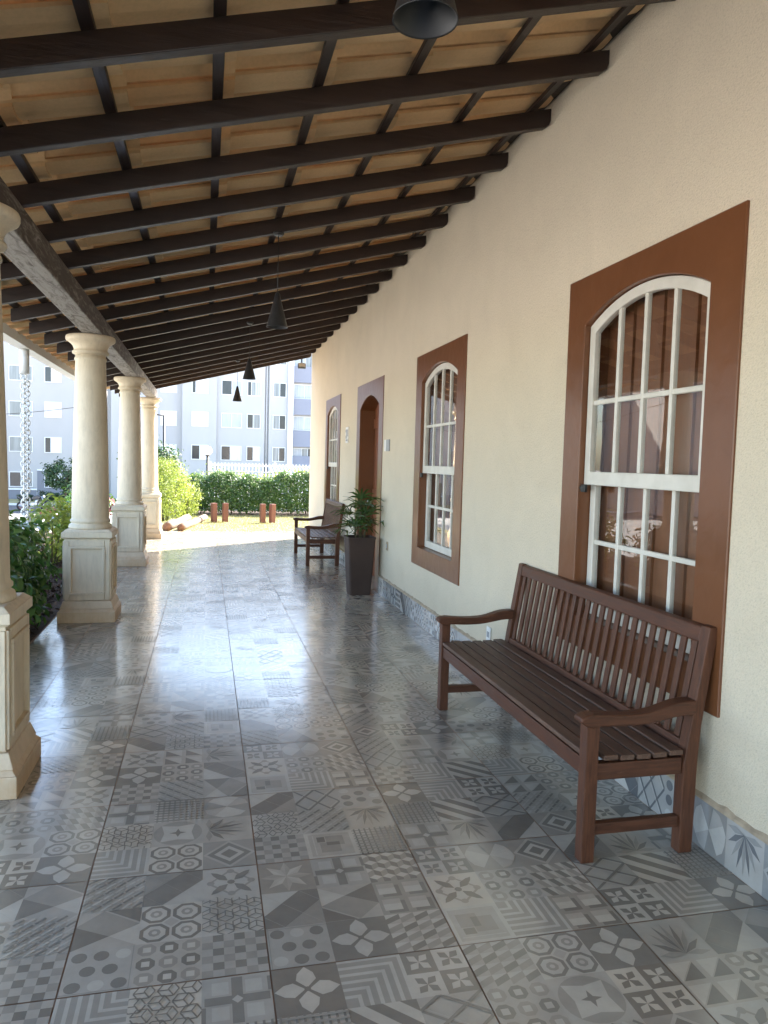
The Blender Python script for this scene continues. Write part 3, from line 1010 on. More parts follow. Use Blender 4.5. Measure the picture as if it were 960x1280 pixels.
def make_window(loc_y):
    """window part tree, built round y = 0 in local coordinates of an Empty-like first mesh (surround)"""
    mb = MB()
    inner = arch_pts(0, WI, OZ0, SPR, RISE)
    outer = rect_match(inner, -WO, WO, WZ0, WZ1, 0)
    ring_prism(mb, inner, outer, -0.012, 0.20)
    win = mb.build('window', M_trim, house, bevel=0.004, bseg=1)
    # upper sash
    s = MB()
    X0, X1 = 0.020, 0.056
    h1 = WI - 0.006
    zt = 1.445
    in_ = arch_pts(0, h1 - 0.052, zt + 0.072, SPR - 0.045, RISE - 0.012)
    out_ = arch_pts(0, h1, zt, SPR - 0.004, RISE)
    ring_prism(s, in_, out_, X0, X1)
    w_in = h1 - 0.052
    for k in (1, 2, 3):
        y = -w_in + 2 * w_in * k / 4
        s.box(X0 + .006, X1 - .004, y - .0125, y + .0125, zt + 0.0715, arch_top(0, w_in, SPR - 0.045, RISE - 0.012, y) + .012)
    s.box(X0 + .0085, X1 - .007, -w_in - .001, w_in + .001, 1.885 - .0125, 1.885 + .0125)
    s.build('upper_sash', M_white, win, bevel=0.003, bseg=1)
    g = MB()
    gp = arch_pts(0, w_in + .004, zt + .068, SPR - 0.042, RISE - 0.012)
    g.prism(gp, 'x', X0 + .018, X0 + .022)
    g.build('upper_pane', M_glass, win)
    # lower sash, one track behind
    s = MB()
    X0, X1 = 0.062, 0.098
    lz0, lz1 = OZ0 + .004, 1.512
    ring_prism(s, [(-w_in, lz0 + .065), (w_in, lz0 + .065), (w_in, lz1 - .045), (-w_in, lz1 - .045)], [(-h1, lz0), (h1, lz0), (h1, lz1), (-h1, lz1)], X0, X1)
    for k in (1, 2, 3):
        y = -w_in + 2 * w_in * k / 4
        s.box(X0 + .006, X1 - .004, y - .0125, y + .0125, lz0 + .064, lz1 - .044)
    s.box(X0 + .0085, X1 - .007, -w_in - .001, w_in + .001, 1.135 - .0125, 1.135 + .0125)
    s.build('lower_sash', M_white, win, bevel=0.003, bseg=1)
    g = MB().box(X0 + .018, X0 + .022, -w_in - .004, w_in + .004, lz0 + .061, lz1 - .041)
    g.build('lower_pane', M_glass, win)
    # boarded shutters closed behind the glass
    s = MB()
    nb = 8
    for k in range(nb):
        a, b = -WI + 2 * WI * k / nb, -WI + 2 * WI * (k + 1) / nb
        s.box(0.125 + (0.012 if k % 2 else 0.0), 0.155, a + .003, b - .003, OZ0 + .01, SPR + RISE - .02)
    s.box(0.157, 0.185, -WI + .001, WI - .001, OZ0 + .003, SPR + RISE + .02)
    s.build('shutter', M_shutter, win)
    # small black sash stay
    s = MB().box(-0.012, 0.006, WI - .075, WI - .03, 1.405, 1.447)
    s.box(-0.006, 0.004, WI - .06, WI - .005, 1.42, 1.436)
    s.build('sash_stay', M_iron, win, bevel=.003, bseg=1)
    win.location = (0, loc_y - HO[1], 0)
    return win
w1 = make_window(WINS[0])
for yy in WINS[1:]:
    w = copy_tree(w1)
    w.location = (0, yy - HO[1], 0)

def make_door():
    mb = MB()
    inner = arch_pts(0, DI, 0.0, DSPR, DRISE)
    outer = rect_match(inner, -DO, DO, 0.0, DZ1, 0)
    n = len(inner)
    # open at the bottom: build strips by hand
    v = []; f = []
    for x in (-0.009, 0.285):
        for p in inner: v.append((x, p[0], p[1]))
        for p in outer: v.append((x, p[0], p[1]))
    for i in range(n - 1):
        j = i + 1
        f += [(i, j, n + j, n + i), (2 * n + i, 3 * n + i, 3 * n + j, 2 * n + j), (i, 2 * n + i, 2 * n + j, j), (n + i, n + j, 3 * n + j, 3 * n + i)]
    f += [(0, n, 3 * n, 2 * n), (n - 1, 3 * n - 1, 4 * n - 1, 2 * n - 1)]
    mb.add(v, f)
    fr = mb.build('door', M_trim, house, bevel=0.004, bseg=1)
    for sg in (-1, 1):
        s = MB()
        y0, y1 = (0.003, DI - .003) if sg > 0 else (-DI + .003, -0.003)
        s.box(0.21, 0.245, y0, y1, 0.012, DSPR + DRISE - .001)
        nb = 4
        for k in range(nb):
            a, b = y0 + (y1 - y0) * k / nb, y0 + (y1 - y0) * (k + 1) / nb
            s.box(0.196, 0.2095, a + .004, b - .004, 0.02, DSPR + DRISE - .004)
        for z in (0.12, 1.05, 1.98):
            s.box(0.178, 0.1955, y0 + .01, y1 - .01, z, z + .13)
        s.build('leaf', M_door, fr, bevel=.003, bseg=1)
    h = MB().lathe([(.006, 0), (.022, .004), (.022, .012), (.012, .02), (.012, .04), (.026, .05), (.028, .062), (.018, .075), (.002, .08)], 16, (0.178, -0.09, 1.12), Matrix.Rotation(-PI / 2, 3, 'Y'))
    h.build('handle', M_iron, fr)
    st = MB().box(-0.04, 0.285, -DI + .001, DI - .001, -0.05, 0.012).build('threshold', M_plaster, fr, bevel=.004, bseg=1)
    fr.location = (0, DOORC - HO[1], 0)
make_door()

# ------------------------------------------------------------------ porch roof
RS = 0.2625; RB = 3.575
def rz(x): return RB + RS * x
EAVE = -3.80
RO = (-1.9, 4.0, 2.6)
roof = thing('porch_roof', 'lean-to porch roof of dark rafters under clay tiles', 'roof', RO)
RAFT_Y = [3.62 + 0.657 * k for k in range(-9, 18)]
RH = 0.105
for y in RAFT_Y:
    pr = [(-0.003, rz(0) + .035), (-.012, rz(-.012) + .012), (-0.035, rz(-.035) + .001), (EAVE + .20, rz(EAVE + .20)), (EAVE + .20, rz(EAVE + .20) + RH), (-0.003, rz(0) + RH)]
    dy = rng.uniform(-.006, .006); w = 0.0275 + rng.uniform(-.002, .002)
    MB().prism(pr, 'y', y - w + dy, y + w + dy).build('rafter', M_rafter, roof, RO, bevel=.004, bseg=2)
BATT = [-0.12 - 0.46 * k for k in range(8)] + [EAVE + 0.24]
for x in BATT:
    zb = rz(x) + RH + .0015
    m = MB()
    hw = .024
    pr = [(x - hw, zb - hw * RS), (x + hw, zb + hw * RS), (x + hw, zb + hw * RS + .028), (x - hw, zb - hw * RS + .028)]
    m.prism(pr, 'y', HY0, 14.80).build('batten', M_batten, roof, RO, bevel=.003, bseg=1)
# wall plate where the roof meets the wall
MB().box(-0.055, -0.002, HY0, 14.79, rz(0) + RH + .036, rz(0) + RH + .15).build('wall_plate', M_rafter, roof, RO, bevel=.004)
MB().tube([(-.082, HY0, rz(0) + RH + .02), (-.082, 14.7, rz(0) + RH + .02)], .009, 8).build('conduit', M_black, roof, RO)
# tiles
def tiles():
    PER = 0.3285
    V = []; F = []; SM = []
    prof = []
    for k in range(6): prof.append((0.52 * k / 5, -0.014 * math.sin(PI * k / 5)))
    prof += [(.56, .012), (.62, .042), (.68, .060), (.76, .070), (.86, .070), (.93, .060), (.975, .042), (1.0, .027), (1.05, .025), (1.10, .0090)]
    edges = [-0.015] + [x for x in BATT[1:-1]] + [EAVE - .09]
    th = .016
    rows = len(edges) - 1
    ny = int((14.86 - HY0) / PER)
    for r in range(rows):
        xu, xl = edges[r] + (.075 if r else 0), edges[r + 1] - .02
        for j in range(ny + 1):
            y0 = HY0 + j * PER
            if y0 + PER > 14.95: continue
            du = 0.0; dx = rng.uniform(-.008, .008)
            b = len(V)
            cols = []
            for (u, h) in prof:
                y = y0 + u * PER
                for x, lift in ((xu, 0.0), (xl + dx, .020)):
                    z = rz(x) + RH + .0325 + h + .014 + lift + du
                    V.append((x, y, z)); V.append((x, y, z + th))
            n = len(prof)
            for i in range(n - 1):
                a = b + 4 * i; c = b + 4 * (i + 1)
                F.append((a, a + 2, c + 2, c)); F.append((a + 1, c + 1, c + 3, a + 3))
                F.append((a, c, c + 1, a + 1)); F.append((a + 2, a + 3, c + 3, c + 2))
                SM += [False] * 4
            e = b + 4 * (n - 1)
            F.append((b, b + 1, b + 3, b + 2)); F.append((e, e + 2, e + 3, e + 1)); SM += [False] * 2
    mb = MB(); mb.v = V; mb.f = F; mb.sm = SM
    return mb.build('tile_covering', M_tile, roof, RO)
tiles()
# beams over the columns, one per bay
COLX = -3.04
COLY = [3.73, 7.375, 11.0, 14.60]
jn = [HY0, 0.1] + COLY[:3] + [14.80]
for a, b in zip(jn[:-1], jn[1:]):
    dx = rng.uniform(-.006, .006)
    MB().box(COLX - .045 + dx, COLX + .125 + dx, a + .002, b - .002, 2.618, 2.618 + .172).build('beam', M_beam, roof, RO, bevel=.008, bseg=2)
# gutter with outlet stubs
gx0, gx1, gz = EAVE - .165, EAVE - .035, 2.640
g = MB()
g.prism([(gx0, gz), (gx1, gz), (gx1, gz + .10), (gx1 - .006, gz + .10), (gx1 - .006, gz + .006), (gx0 + .006, gz + .006), (gx0 + .006, gz + .11), (gx0, gz + .11)], 'y', HY0, 15.0)
g.build('gutter', M_chain, roof, RO)
CHX = (gx0 + gx1) / 2
CHY = [8.72, 14.85]
for y in CHY:
    MB().lathe([(.046, -.26), (.05, -.26), (.05, 0), (.046, 0)], 20, (CHX, y, gz - .002), caps=False, closed=True).build('outlet', M_chain, roof, RO)

# ------------------------------------------------------------------ columns
def make_column():
    t = empty('column')
    p = MB()
    p.box(-.25, .25, -.25, .25, 0, .10)
    def frus(z0, h0, z1, h1):
        v = [(sx * h0, sy * h0, z0) for sx, sy in ((-1, -1), (1, -1), (1, 1), (-1, 1))] + [(sx * h1, sy * h1, z1) for sx, sy in ((-1, -1), (1, -1), (1, 1), (-1, 1))]
        p.add(v, [(0, 3, 2, 1), (4, 5, 6, 7), (0, 1, 5, 4), (1, 2, 6, 5), (2, 3, 7, 6), (3, 0, 4, 7)])
    frus(.1005, .246, .125, .225)
    frus(.1255, .232, .195, .208)
    p.box(-.196, .196, -.196, .196, .1955, .765)
    frus(.7655, .204, .775, .216)
    p.box(-.219, .219, -.219, .219, .7755, .825)
    frus(.8255, .215, .85, .186)
    # raised frames of the four panels
    for k in range(4):
        m = Matrix.Rotation(PI / 2 * k, 3, 'Z')
        for (cx, cz, sx, sz) in ((0, .262, .31, .022), (0, .688, .31, .022), (-.144, .475, .022, .404), (.144, .475, .022, .404)):
            c = m @ Vector((cx, -.202, cz))
            p.cbox(c, (sx, .034, sz), m)
        for (cx, sx) in ((-.1755, .041), (.1755, .041)):
            c = m @ Vector((cx, -.1975, .475)); p.cbox(c, (sx, .022, .54), m)
        for cz, sz in ((.724, .05), (.226, .05)):
            c = m @ Vector((0, -.1975, cz)); p.cbox(c, (.30, .022, sz), m)
    p.build('pedestal', M_column, t, bevel=.004, bseg=2)
    s = MB()
    prof = [(.19, .8505), (.192, .862), (.185, .885), (.168, .897), (.166, .903), (.178, .912), (.178, .926), (.168, .936), (.165, .945)]
    for k in range(9):
        q = k / 8
        prof.append((.165 - .033 * q ** 1.35, .96 + 1.43 * q))
    prof += [(.139, 2.395), (.141, 2.405), (.139, 2.415), (.133, 2.42), (.133, 2.44)]
    s.lathe(prof, 40).build('shaft', M_column, t)
    c = MB()
    c.lathe([(.132, 2.4405), (.141, 2.448), (.156, 2.453), (.161, 2.463), (.159, 2.474), (.150, 2.481), (.144, 2.488), (.147, 2.505), (.157, 2.528), (.175, 2.548), (.198, 2.562), (.211, 2.571), (.216, 2.583), (.216, 2.600), (.211, 2.612), (.200, 2.6175)], 44)
    c.build('capital', M_column, t, bevel=0)
    return t
col0 = make_column()
clabels = ['cream column nearest the camera, cut by the left picture edge', 'second cream column from the camera, beside the leafy green shrub',
           'third cream column, between the second one and the sunlit end one', 'farthest cream column with a sunlit edge at the porch end']
for k, y in enumerate(COLY):
    c = col0 if k == 0 else copy_tree(col0)
    c.location = (COLX, y, 0.001)
    tag(c, clabels[k], 'column', 'porch columns')

# ------------------------------------------------------------------ rain chains
def make_chain(z_top, n):
    mb = MB()
    for k in range(n):
        m = Matrix.Rotation(PI / 2 * (k % 2) + .35, 3, 'Z') @ Matrix.Rotation(PI / 2, 3, 'X')
        mb.torus((0.0, 0, z_top - .03 - k * .052), .026, .0075, m, 14, 6, 1.0, 1.35)
        # twin strand
        m = Matrix.Rotation(PI / 2 * ((k + 1) % 2) + .35, 3, 'Z') @ Matrix.Rotation(PI / 2, 3, 'X')
        mb.torus((0.036, 0.01, z_top - .056 - k * .052), .024, .007, m, 14, 6, 1.0, 1.35)
    return mb
for k, y in enumerate(CHY):
    zt = gz - .24
    o = make_chain(zt - 0.12, 44).build('rain_chain', M_chain)
    o.location = (CHX - .01, y, 0.10)
    tag(o, ['white double rain chain hanging beside the second column', 'white rain chain hanging at the far end of the gutter'][k], 'rain chain', 'rain chains under the gutter')

# ------------------------------------------------------------------ benches
def make_bench(Lh):
    """local x: depth (front at -x), y: length centred; Lh = half length"""
    t = empty('bench')
    LG = .0275
    XF, XB = -.207, .225            # leg centres
    for sg in (-1, 1):
        y = sg * (Lh - LG)
        MB().box(XF - LG, XF + LG, y - LG, y + LG, 0, .545).build('leg', M_bench_v, t, bevel=.004)
        pr = [(XB - .03, 0), (XB + .03, 0), (XB + .034, .36), (XB + .043, .52), (XB + .098, .905), (XB + .085, .918), (XB + .058, .915), (XB - .008, .50), (XB - .028, .36)]
        MB().prism(pr, 'y', y - LG, y + LG).build('leg', M_bench_v, t, bevel=.004)
        MB().box(XF + LG + .001, XB - .031, y - .016, y + .016, .105, .150).build('stretcher', M_bench_x, t, bevel=.003)
        MB().box(XF + LG + .001, XB - .031, y - .019, y + .019, .325, .392).build('side_rail', M_bench_x, t, bevel=.003)
        # scrolled arm
        top = []; bot = []
        n = 18
        for i in range(n + 1):
            q = i / n
            x = -.262 + q * .502
            zt = .598 - .016 * math.sin(PI * min(1, q * 1.25)) + .026 * smooth(.55, .95, q) - (.022 * (1 - q / .12) ** 2 if q < .12 else 0)
            zb = .548 - .010 * math.sin(PI * min(1, q * 1.2)) + .018 * smooth(.5, .95, q) + (.012 * (1 - q / .10) if q < .10 else 0) - (.010 if .02 < q < .16 else 0)
            top.append((x, zt)); bot.append((x, zb))
        MB().prism(bot + top[::-1], 'y', y - .033, y + .033).build('armrest', M_bench_x, t, bevel=.009, bseg=3)
    MB().box(XF - .018, XF + .018, -Lh + 2 * LG + .001, Lh - 2 * LG - .001, .335, .402).build('front_rail', M_bench, t, bevel=.003)
    MB().box(XB - .02, XB + .012, -Lh + 2 * LG + .001, Lh - 2 * LG - .001, .335, .392).build('back_rail', M_bench, t, bevel=.003)
    # seat slats with a slight dip
    ns = 6
    xa, xb = XF - .028, XB - .030
    for k in range(ns):
        w = (xb - xa) / ns
        a = xa + k * w + .0055; b = xa + (k + 1) * w - .0055
        q = ((k + .5) / ns - .5) * 2
        z = .404 + .012 * q * q - .006 * (k / ns)
        y1 = Lh + .004 if k > 0 else Lh - 2 * LG - .003
        if k in (0,): y1 = Lh - 2 * LG - .003
        MB().box(a, b, -y1 + (2 * LG + .002 if k == 0 else 0) * 0, y1, z, z + .021).build('seat_slat', M_bench_s, t, bevel=.004)
    # back
    def back(z):                     # front surface of the leaning back at height z
        return XB - .008 + (z - .50) * (.066 / .415)
    def rail(z0, z1, d):
        return [(back(z0) + .006, z0), (back(z1) + .006, z1), (back(z1) + .006 + d, z1 + .004), (back(z0) + .006 + d, z0 + .004)]
    ye = Lh - 2 * LG - .001
    top = [(back(.845) + .003, .845), (back(.905) + .003, .908), (back(.905) + .035, .914), (back(.845) + .037, .851)]
    MB().prism(top, 'y', -ye, ye).build('top_rail', M_bench, t, bevel=.006)
    MB().prism(rail(.400, .448, .026), 'y', -ye, ye).build('lower_back_rail', M_bench, t, bevel=.004)
    nsl = 24 if Lh > .85 else 20
    for k in range(nsl):
        y = -ye + (k + .5) * 2 * ye / nsl
        pr = [(back(.449) + .011, .4505), (back(.846) + .011, .8445), (back(.846) + .025, .8465), (back(.449) + .025, .4535)]
        MB().prism(pr, 'y', y - .0175, y + .0175).build('back_slat', M_bench_v, t, bevel=.002, bseg=1)
    return t
b1 = make_bench(0.93)
b1.location = (-.326, 3.45, 0.002)
tag(b1, 'long slatted red brown wooden bench under the near window', 'bench', 'wooden benches along the wall')
b2 = make_bench(0.77)
b2.location = (-.335, 11.46, 0.002)
tag(b2, 'slatted wooden bench behind the potted palm, under the far window', 'bench', 'wooden benches along the wall')

# ------------------------------------------------------------------ potted palm
pot = thing('planter', 'tall tapered square dark brown planter standing beside the doorway', 'planter', (-.25, 8.42, 0.002))
def rsq(h, r, n=4):
    out = []
    for cx, cy, a0 in ((1, 1, 0), (-1, 1, PI / 2), (-1, -1, PI), (1, -1, 3 * PI / 2)):
        for k in range(n + 1):
            a = a0 + PI / 2 * k / n
            out.append((cx * (h - r) + r * math.cos(a), cy * (h - r) + r * math.sin(a)))
    return out
def pot_mesh():
    mb = MB()
    rings = [(.118, 0.0), (.122, .01), (.158, .64), (.163, .662), (.163, .672), (.15, .672), (.148, .60)]
    v = []; n = None
    for h, z in rings:
        p = rsq(h, .022)
        n = len(p)
        v += [(x, y, z) for x, y in p]
    f = []
    for i in range(len(rings) - 1):
        for k in range(n):
            k2 = (k + 1) % n
            f.append((i * n + k, i * n + k2, (i + 1) * n + k2, (i + 1) * n + k))
    f.append(tuple(range(n))[::-1])
    mb.add(v, f, False)
    return mb
pot_mesh().build('pot_body', M_pot, pot, fix=True)
MB().prism(rsq(.1475, .02), 'z', .585, .615).build('soil', M_soil, pot)
palm = thing('lady_palm', 'dark green palm with fingered leaves growing in the planter', 'potted palm', (-.25, 8.42, 0.617))
def palm_build():
    st = MB(); V = []; F = []
    pr = random.Random(5)
    def frond(tip, dirv, size):
        dirv = dirv.normalized()
        side = dirv.cross(Vector((0, 0, 1)))
        if side.length < .05: side = Vector((1, 0, 0))
        side.normalize()
        up = side.cross(dirv).normalized()
        n = pr.randint(5, 7)
        for k in range(n):
            a = (k / (n - 1) - .5) * 2.3
            d = (dirv * math.cos(a) + side * math.sin(a)).normalized()
            Ln = size * (1 - .22 * abs(a) / 1.35) * pr.uniform(.85, 1.1)
            w = .012 * pr.uniform(.8, 1.25)
            s2 = d.cross(up).normalized()
            pts = []
            for q in (0, .3, .65, 1.0):
                p = tip + d * (Ln * q) + Vector((0, 0, -1)) * (Ln * .34 * q * q) + up * (.03 * math.sin(q * PI))
                ww = w * (.35, 1.0, .85, .12)[int(round(q * 3))] if q in (0, 1.0) else w * (1.0 if q < .5 else .85)
                pts.append((p, ww))
            b = len(V)
            for p, ww in pts:
                V.append(tuple(p - s2 * ww + up * .004)); V.append(tuple(p)); V.append(tuple(p + s2 * ww + up * .004))
            for i in range(3):
                F.append((b + 3 * i, b + 3 * i + 1, b + 3 * i + 4, b + 3 * i + 3)); F.append((b + 3 * i + 1, b + 3 * i + 2, b + 3 * i + 5, b + 3 * i + 4))
    stems = [(0.0, 0.0, .42), (-.05, .03, .24), (.06, -.03, .26), (.03, .05, .10), (-.05, -.04, .10)]
    for (x, y, h) in stems:
        top = Vector((x * 1.5 + pr.uniform(-.02, .02), y * 1.5, h))
        st.tube([(x * .6, y * .6, -.02), (x, y, h * .5), tuple(top)], [.011, .010, .008], 8)
        nf = 7 if h > .3 else 5
        for k in range(nf):
            a = 2 * PI * k / nf + pr.uniform(-.4, .4)
            el = pr.uniform(.25, 1.25)
            start = Vector((x, y, 0)).lerp(top, .55 + .45 * k / nf)
            d = Vector((math.cos(a) * math.cos(el), math.sin(a) * math.cos(el), math.sin(el)))
            pl = pr.uniform(.10, .20)
            e = start + d * pl
            st.tube([tuple(start), tuple(start + d * pl * .5 + Vector((0, 0, .008))), tuple(e)], [.004, .003, .0025], 6)
            frond(e, (d + Vector((0, 0, -.1))), pr.uniform(.19, .27))
    st.build('stem', M_stem, palm)
    mb = MB(); mb.v = V; mb.f = F; mb.sm = [True] * len(F)
    mb.build('foliage', M_leaf_palm, palm, fix=False)
palm_build()

# ------------------------------------------------------------------ pendant lamps
def make_lamp(z0=2.5):
    t = empty('pendant_lamp')
    prof = [(.0775, 0), (.0765, .004), (.020, .225), (.016, .243), (.010, .250), (.0085, .238), (.016, .222), (.0735, .003)]
    MB().lathe(prof, 36, caps=False, closed=True).build('shade', M_black, t)
    ztop = rz(-1.5) - z0
    MB().tube([(0, 0, .245), (0, 0, ztop - .02)], .003, 6).build('cord', M_black, t)
    MB().lathe([(.03, ztop - .025), (.04, ztop - .012), (.04, ztop - .001), (.002, ztop - .0005)], 20).build('canopy', M_black, t)
    b = MB().lathe([(.012, .225), (.013, .19), (.026, .15), (.028, .125), (.02, .10), (.003, .09)], 18)
    b.build('bulb', M_plastic, t)
    return t
lampA = make_lamp(2.565)
lamp0 = make_lamp()
LY = [1.74, 5.55, 9.22, 12.85]
llab = ['black cone pendant lamp at the top picture edge, seen from below', 'black cone pendant lamp in the middle of the porch, second from the camera',
        'small black cone pendant lamp third from the camera', 'farthest black cone pendant lamp, against the pale apartment block']
for k, y in enumerate(LY):
    l = lampA if k == 0 else (lamp0 if k == 1 else copy_tree(lamp0))
    l.location = (-1.505 if k == 0 else -1.50, y, 2.565 if k == 0 else 2.5)
    tag(l, llab[k], 'pendant lamp', 'pendant lamps under the porch roof')

# ------------------------------------------------------------------ small wall fittings
fl = thing('floodlight', 'small floodlight with pale face under the last rafter', 'floodlight', (-.22, 14.52, 3.36))
MB().cbox((0, 0, 0), (.15, .05, .10), Matrix.Rotation(R(-30), 3, 'X')).build('housing', M_black, fl, bevel=.006)
MB().cbox((0, -.032, .018), (.13, .008, .08), Matrix.Rotation(R(-30), 3, 'X')).build('lens', M_plastic, fl, bevel=.002)
MB().box(-.012, .012, -.004, .020, .05, .168).build('bracket', M_black, fl)
t = thing('wall_outlet', 'white outlet plate low on the wall behind the near bench', 'outlet', (-.001, 4.94, .325))
MB().box(-.009, -.0005, -.037, .037, -.055, .055).build('plate', M_plastic, t, bevel=.003)
MB().box(-.012, -.0095, -.02, .02, -.02, .02).build('socket', M_greyplastic, t, bevel=.002)
t = thing('wall_outlet', 'small pale outlet on the wall between the palm and second window', 'outlet', (-.001, 8.07, .60))
MB().box(-.009, -.0005, -.035, .035, -.05, .05).build('plate', M_plaster, t, bevel=.003)
MB().box(-.012, -.0095, -.02, .02, -.02, .02).build('socket', M_greyplastic, t, bevel=.002)
t = thing('wall_sign', 'small grey and white plate on the wall right of the door', 'sign', (-.001, 8.2, 1.73))
MB().box(-.012, -.0005, -.12, .02, -.065, .065).build('plate', M_greyplastic, t, bevel=.003)
MB().box(-.014, -.0005, .023, .11, -.065, .065).build('pale_plate', M_plastic, t, bevel=.003)
t = thing('wall_plaque', 'small white ornamental plaque on the wall left of the door', 'plaque', (-.001, 10.68, 1.92))
m = MB().box(-.012, -.0005, -.10, .10, -.115, .115)
m.build('plate', M_plastic, t, bevel=.004)
m = MB()
for (y, z, a, b) in ((0, .06, .07, .02), (-.02, .01, .05, .03), (.03, -.03, .04, .022), (-.01, -.075, .06, .014)):
    m.box(-.017, -.0125, y - a, y + a, z - b, z + b)
m.build('ornament', M_greyplastic, t)

# ------------------------------------------------------------------ plants
def leaves(name, P, Nrm, size, mat, parent=None, off=(0, 0, 0), aspect=.5, fold=.25, seed=0, droop=0.2):
    r = np.random.default_rng(seed)
    P = np.asarray(P, float) - np.asarray(off, float)
    n = len(P)
    Nrm = np.asarray(Nrm, float); Nrm /= np.linalg.norm(Nrm, axis=1)[:, None] + 1e-9
    t = r.normal(size=(n, 3)); t -= (t * Nrm).sum(1)[:, None] * Nrm
    t /= np.linalg.norm(t, axis=1)[:, None] + 1e-9
    s = np.cross(Nrm, t)
    L = (size * r.uniform(.65, 1.3, n))[:, None]
    W = L * aspect * r.uniform(.8, 1.2, n)[:, None] * .5
    up = Nrm * L * fold * .4
    v0 = P
    v1 = P + t * L * .33 + s * W * .9 + up
    v2 = P + t * L * .70 + s * W * .75 + up - Nrm * L * droop * .3
    v3 = P + t * L - Nrm * L * droop
    v4 = P + t * L * .70 - s * W * .75 + up - Nrm * L * droop * .3
    v5 = P + t * L * .33 - s * W * .9 + up
    v6 = P + t * L * .5 - Nrm * L * droop * .15
    V = np.stack([v0, v1, v2, v3, v4, v5, v6], 1).reshape(-1, 3)
    base = (np.arange(n) * 7)[:, None]
    tris = np.array([[0, 1, 6], [1, 2, 6], [2, 3, 6], [3, 4, 6], [4, 5, 6], [5, 0, 6]])
    F = (base[:, None, :] + tris[None]).reshape(-1, 3)
    me = bpy.data.meshes.new(name)
    me.vertices.add(len(V)); me.vertices.foreach_set('co', V.ravel())
    me.loops.add(F.size); me.loops.foreach_set('vertex_index', F.ravel().astype(np.int32))
    me.polygons.add(len(F)); me.polygons.foreach_set('loop_start', (np.arange(len(F)) * 3).astype(np.int32)); 
    me.polygons.foreach_set('use_smooth', np.ones(len(F), bool))
    me.update(calc_edges=True); me.validate()
    me.materials.append(mat)
    o = bpy.data.objects.new(name, me)
    C.objects.link(o)
    if parent is not None: o.parent = parent
    return o

def clump_points(c, rad, n, nclump, r, crad=.32, shell=.55):
    """points in leaf clumps spread through an ellipsoid"""
    c = np.array(c); rad = np.array(rad)
    d = r.normal(size=(nclump, 3)); d /= np.linalg.norm(d, axis=1)[:, None]
    q = (shell + (1 - shell) * r.random(nclump)) ** .7
    cc = d * q[:, None]
    idx = r.integers(0, nclump, n)
    pt = cc[idx] + r.normal(size=(n, 3)) * crad * .5
    nrm = pt - cc[idx] * .55 + r.normal(size=(n, 3)) * .35 + np.array([0, 0, .35])
    return c + pt * rad, nrm

def shrub(name, loc, rad, n, size, mat, label, cat='shrub', group=None, seed=1, nclump=40, aspect=.5, base=None, crad=.34, stems=6):
    t = thing(name, label, cat, loc, 0, group)
    r = np.random.default_rng(seed)
    zc = rad[2] if base is None else base
    P, Nn = clump_points((0, 0, zc), rad, n, nclump, r, crad)
    keep = P[:, 2] > 0.01
    leaves('foliage', P[keep], Nn[keep], size, mat, t, aspect=aspect, seed=seed + 1)
    m = MB()
    for k in range(stems):
        a = 2 * PI * k / stems + r.uniform(-.3, .3)
        e = Vector((math.cos(a) * rad[0] * .7, math.sin(a) * rad[1] * .7, zc + rad[2] * r.uniform(-.1, .6)))
        m.tube([(math.cos(a) * .03, math.sin(a) * .03, -.05), tuple(e * .5 + Vector((0, 0, .06))), tuple(e)], [.014, .010, .004], 6)
    m.build('stem', M_stem, t)
    return t
G1 = 'leafy shrubs along the porch edge'
shrub('shrub', (-3.80, 6.15, -.02), (.50, .62, .44), 2300, .105, M_leaf_shrub, 'glossy green leafy shrub at the left of the second column', 'shrub', G1, 3, 60, .52)
shrub('shrub', (-3.98, 7.30, -.06), (.52, .66, .485), 2200, .105, M_leaf_shrub, 'taller green shrub behind the leafy one, below the rain chain', 'shrub', G1, 4, 60, .52)
shrub('shrub', (-4.25, 9.2, -.05), (.40, .6, .44), 1200, .10, M_leaf_mid, 'yellow-green shrub tips showing between second and third columns', 'shrub', G1, 5, 50, .5)
shrub('shrub', (-4.1, 11.2, -.05), (.42, .7, .46), 1200, .10, M_leaf_young, 'yellow-green shrub farther on, seen between the second and third columns', 'shrub', G1, 6, 50, .5)
shrub('shrub', (-3.9, 13.0, -.05), (.42, .8, .55), 1200, .09, M_leaf_shrub, 'green shrub between the third and the farthest columns', 'shrub', G1, 7, 40, .5)
shrub('sunlit_bush', (-2.95, 18.55, -.03), (.62, .80, .74), 9000, .05, M_leaf_young, 'bright yellow-green bush beside the farthest column', 'bush', None, 8, 110, .42, crad=.26)
shrub('sunlit_bush', (-2.55, 19.75, -.03), (.40, .5, .54), 4000, .05, M_leaf_young, 'smaller yellow-green bush where the hedge begins', 'bush', None, 9, 80, .42, crad=.28)

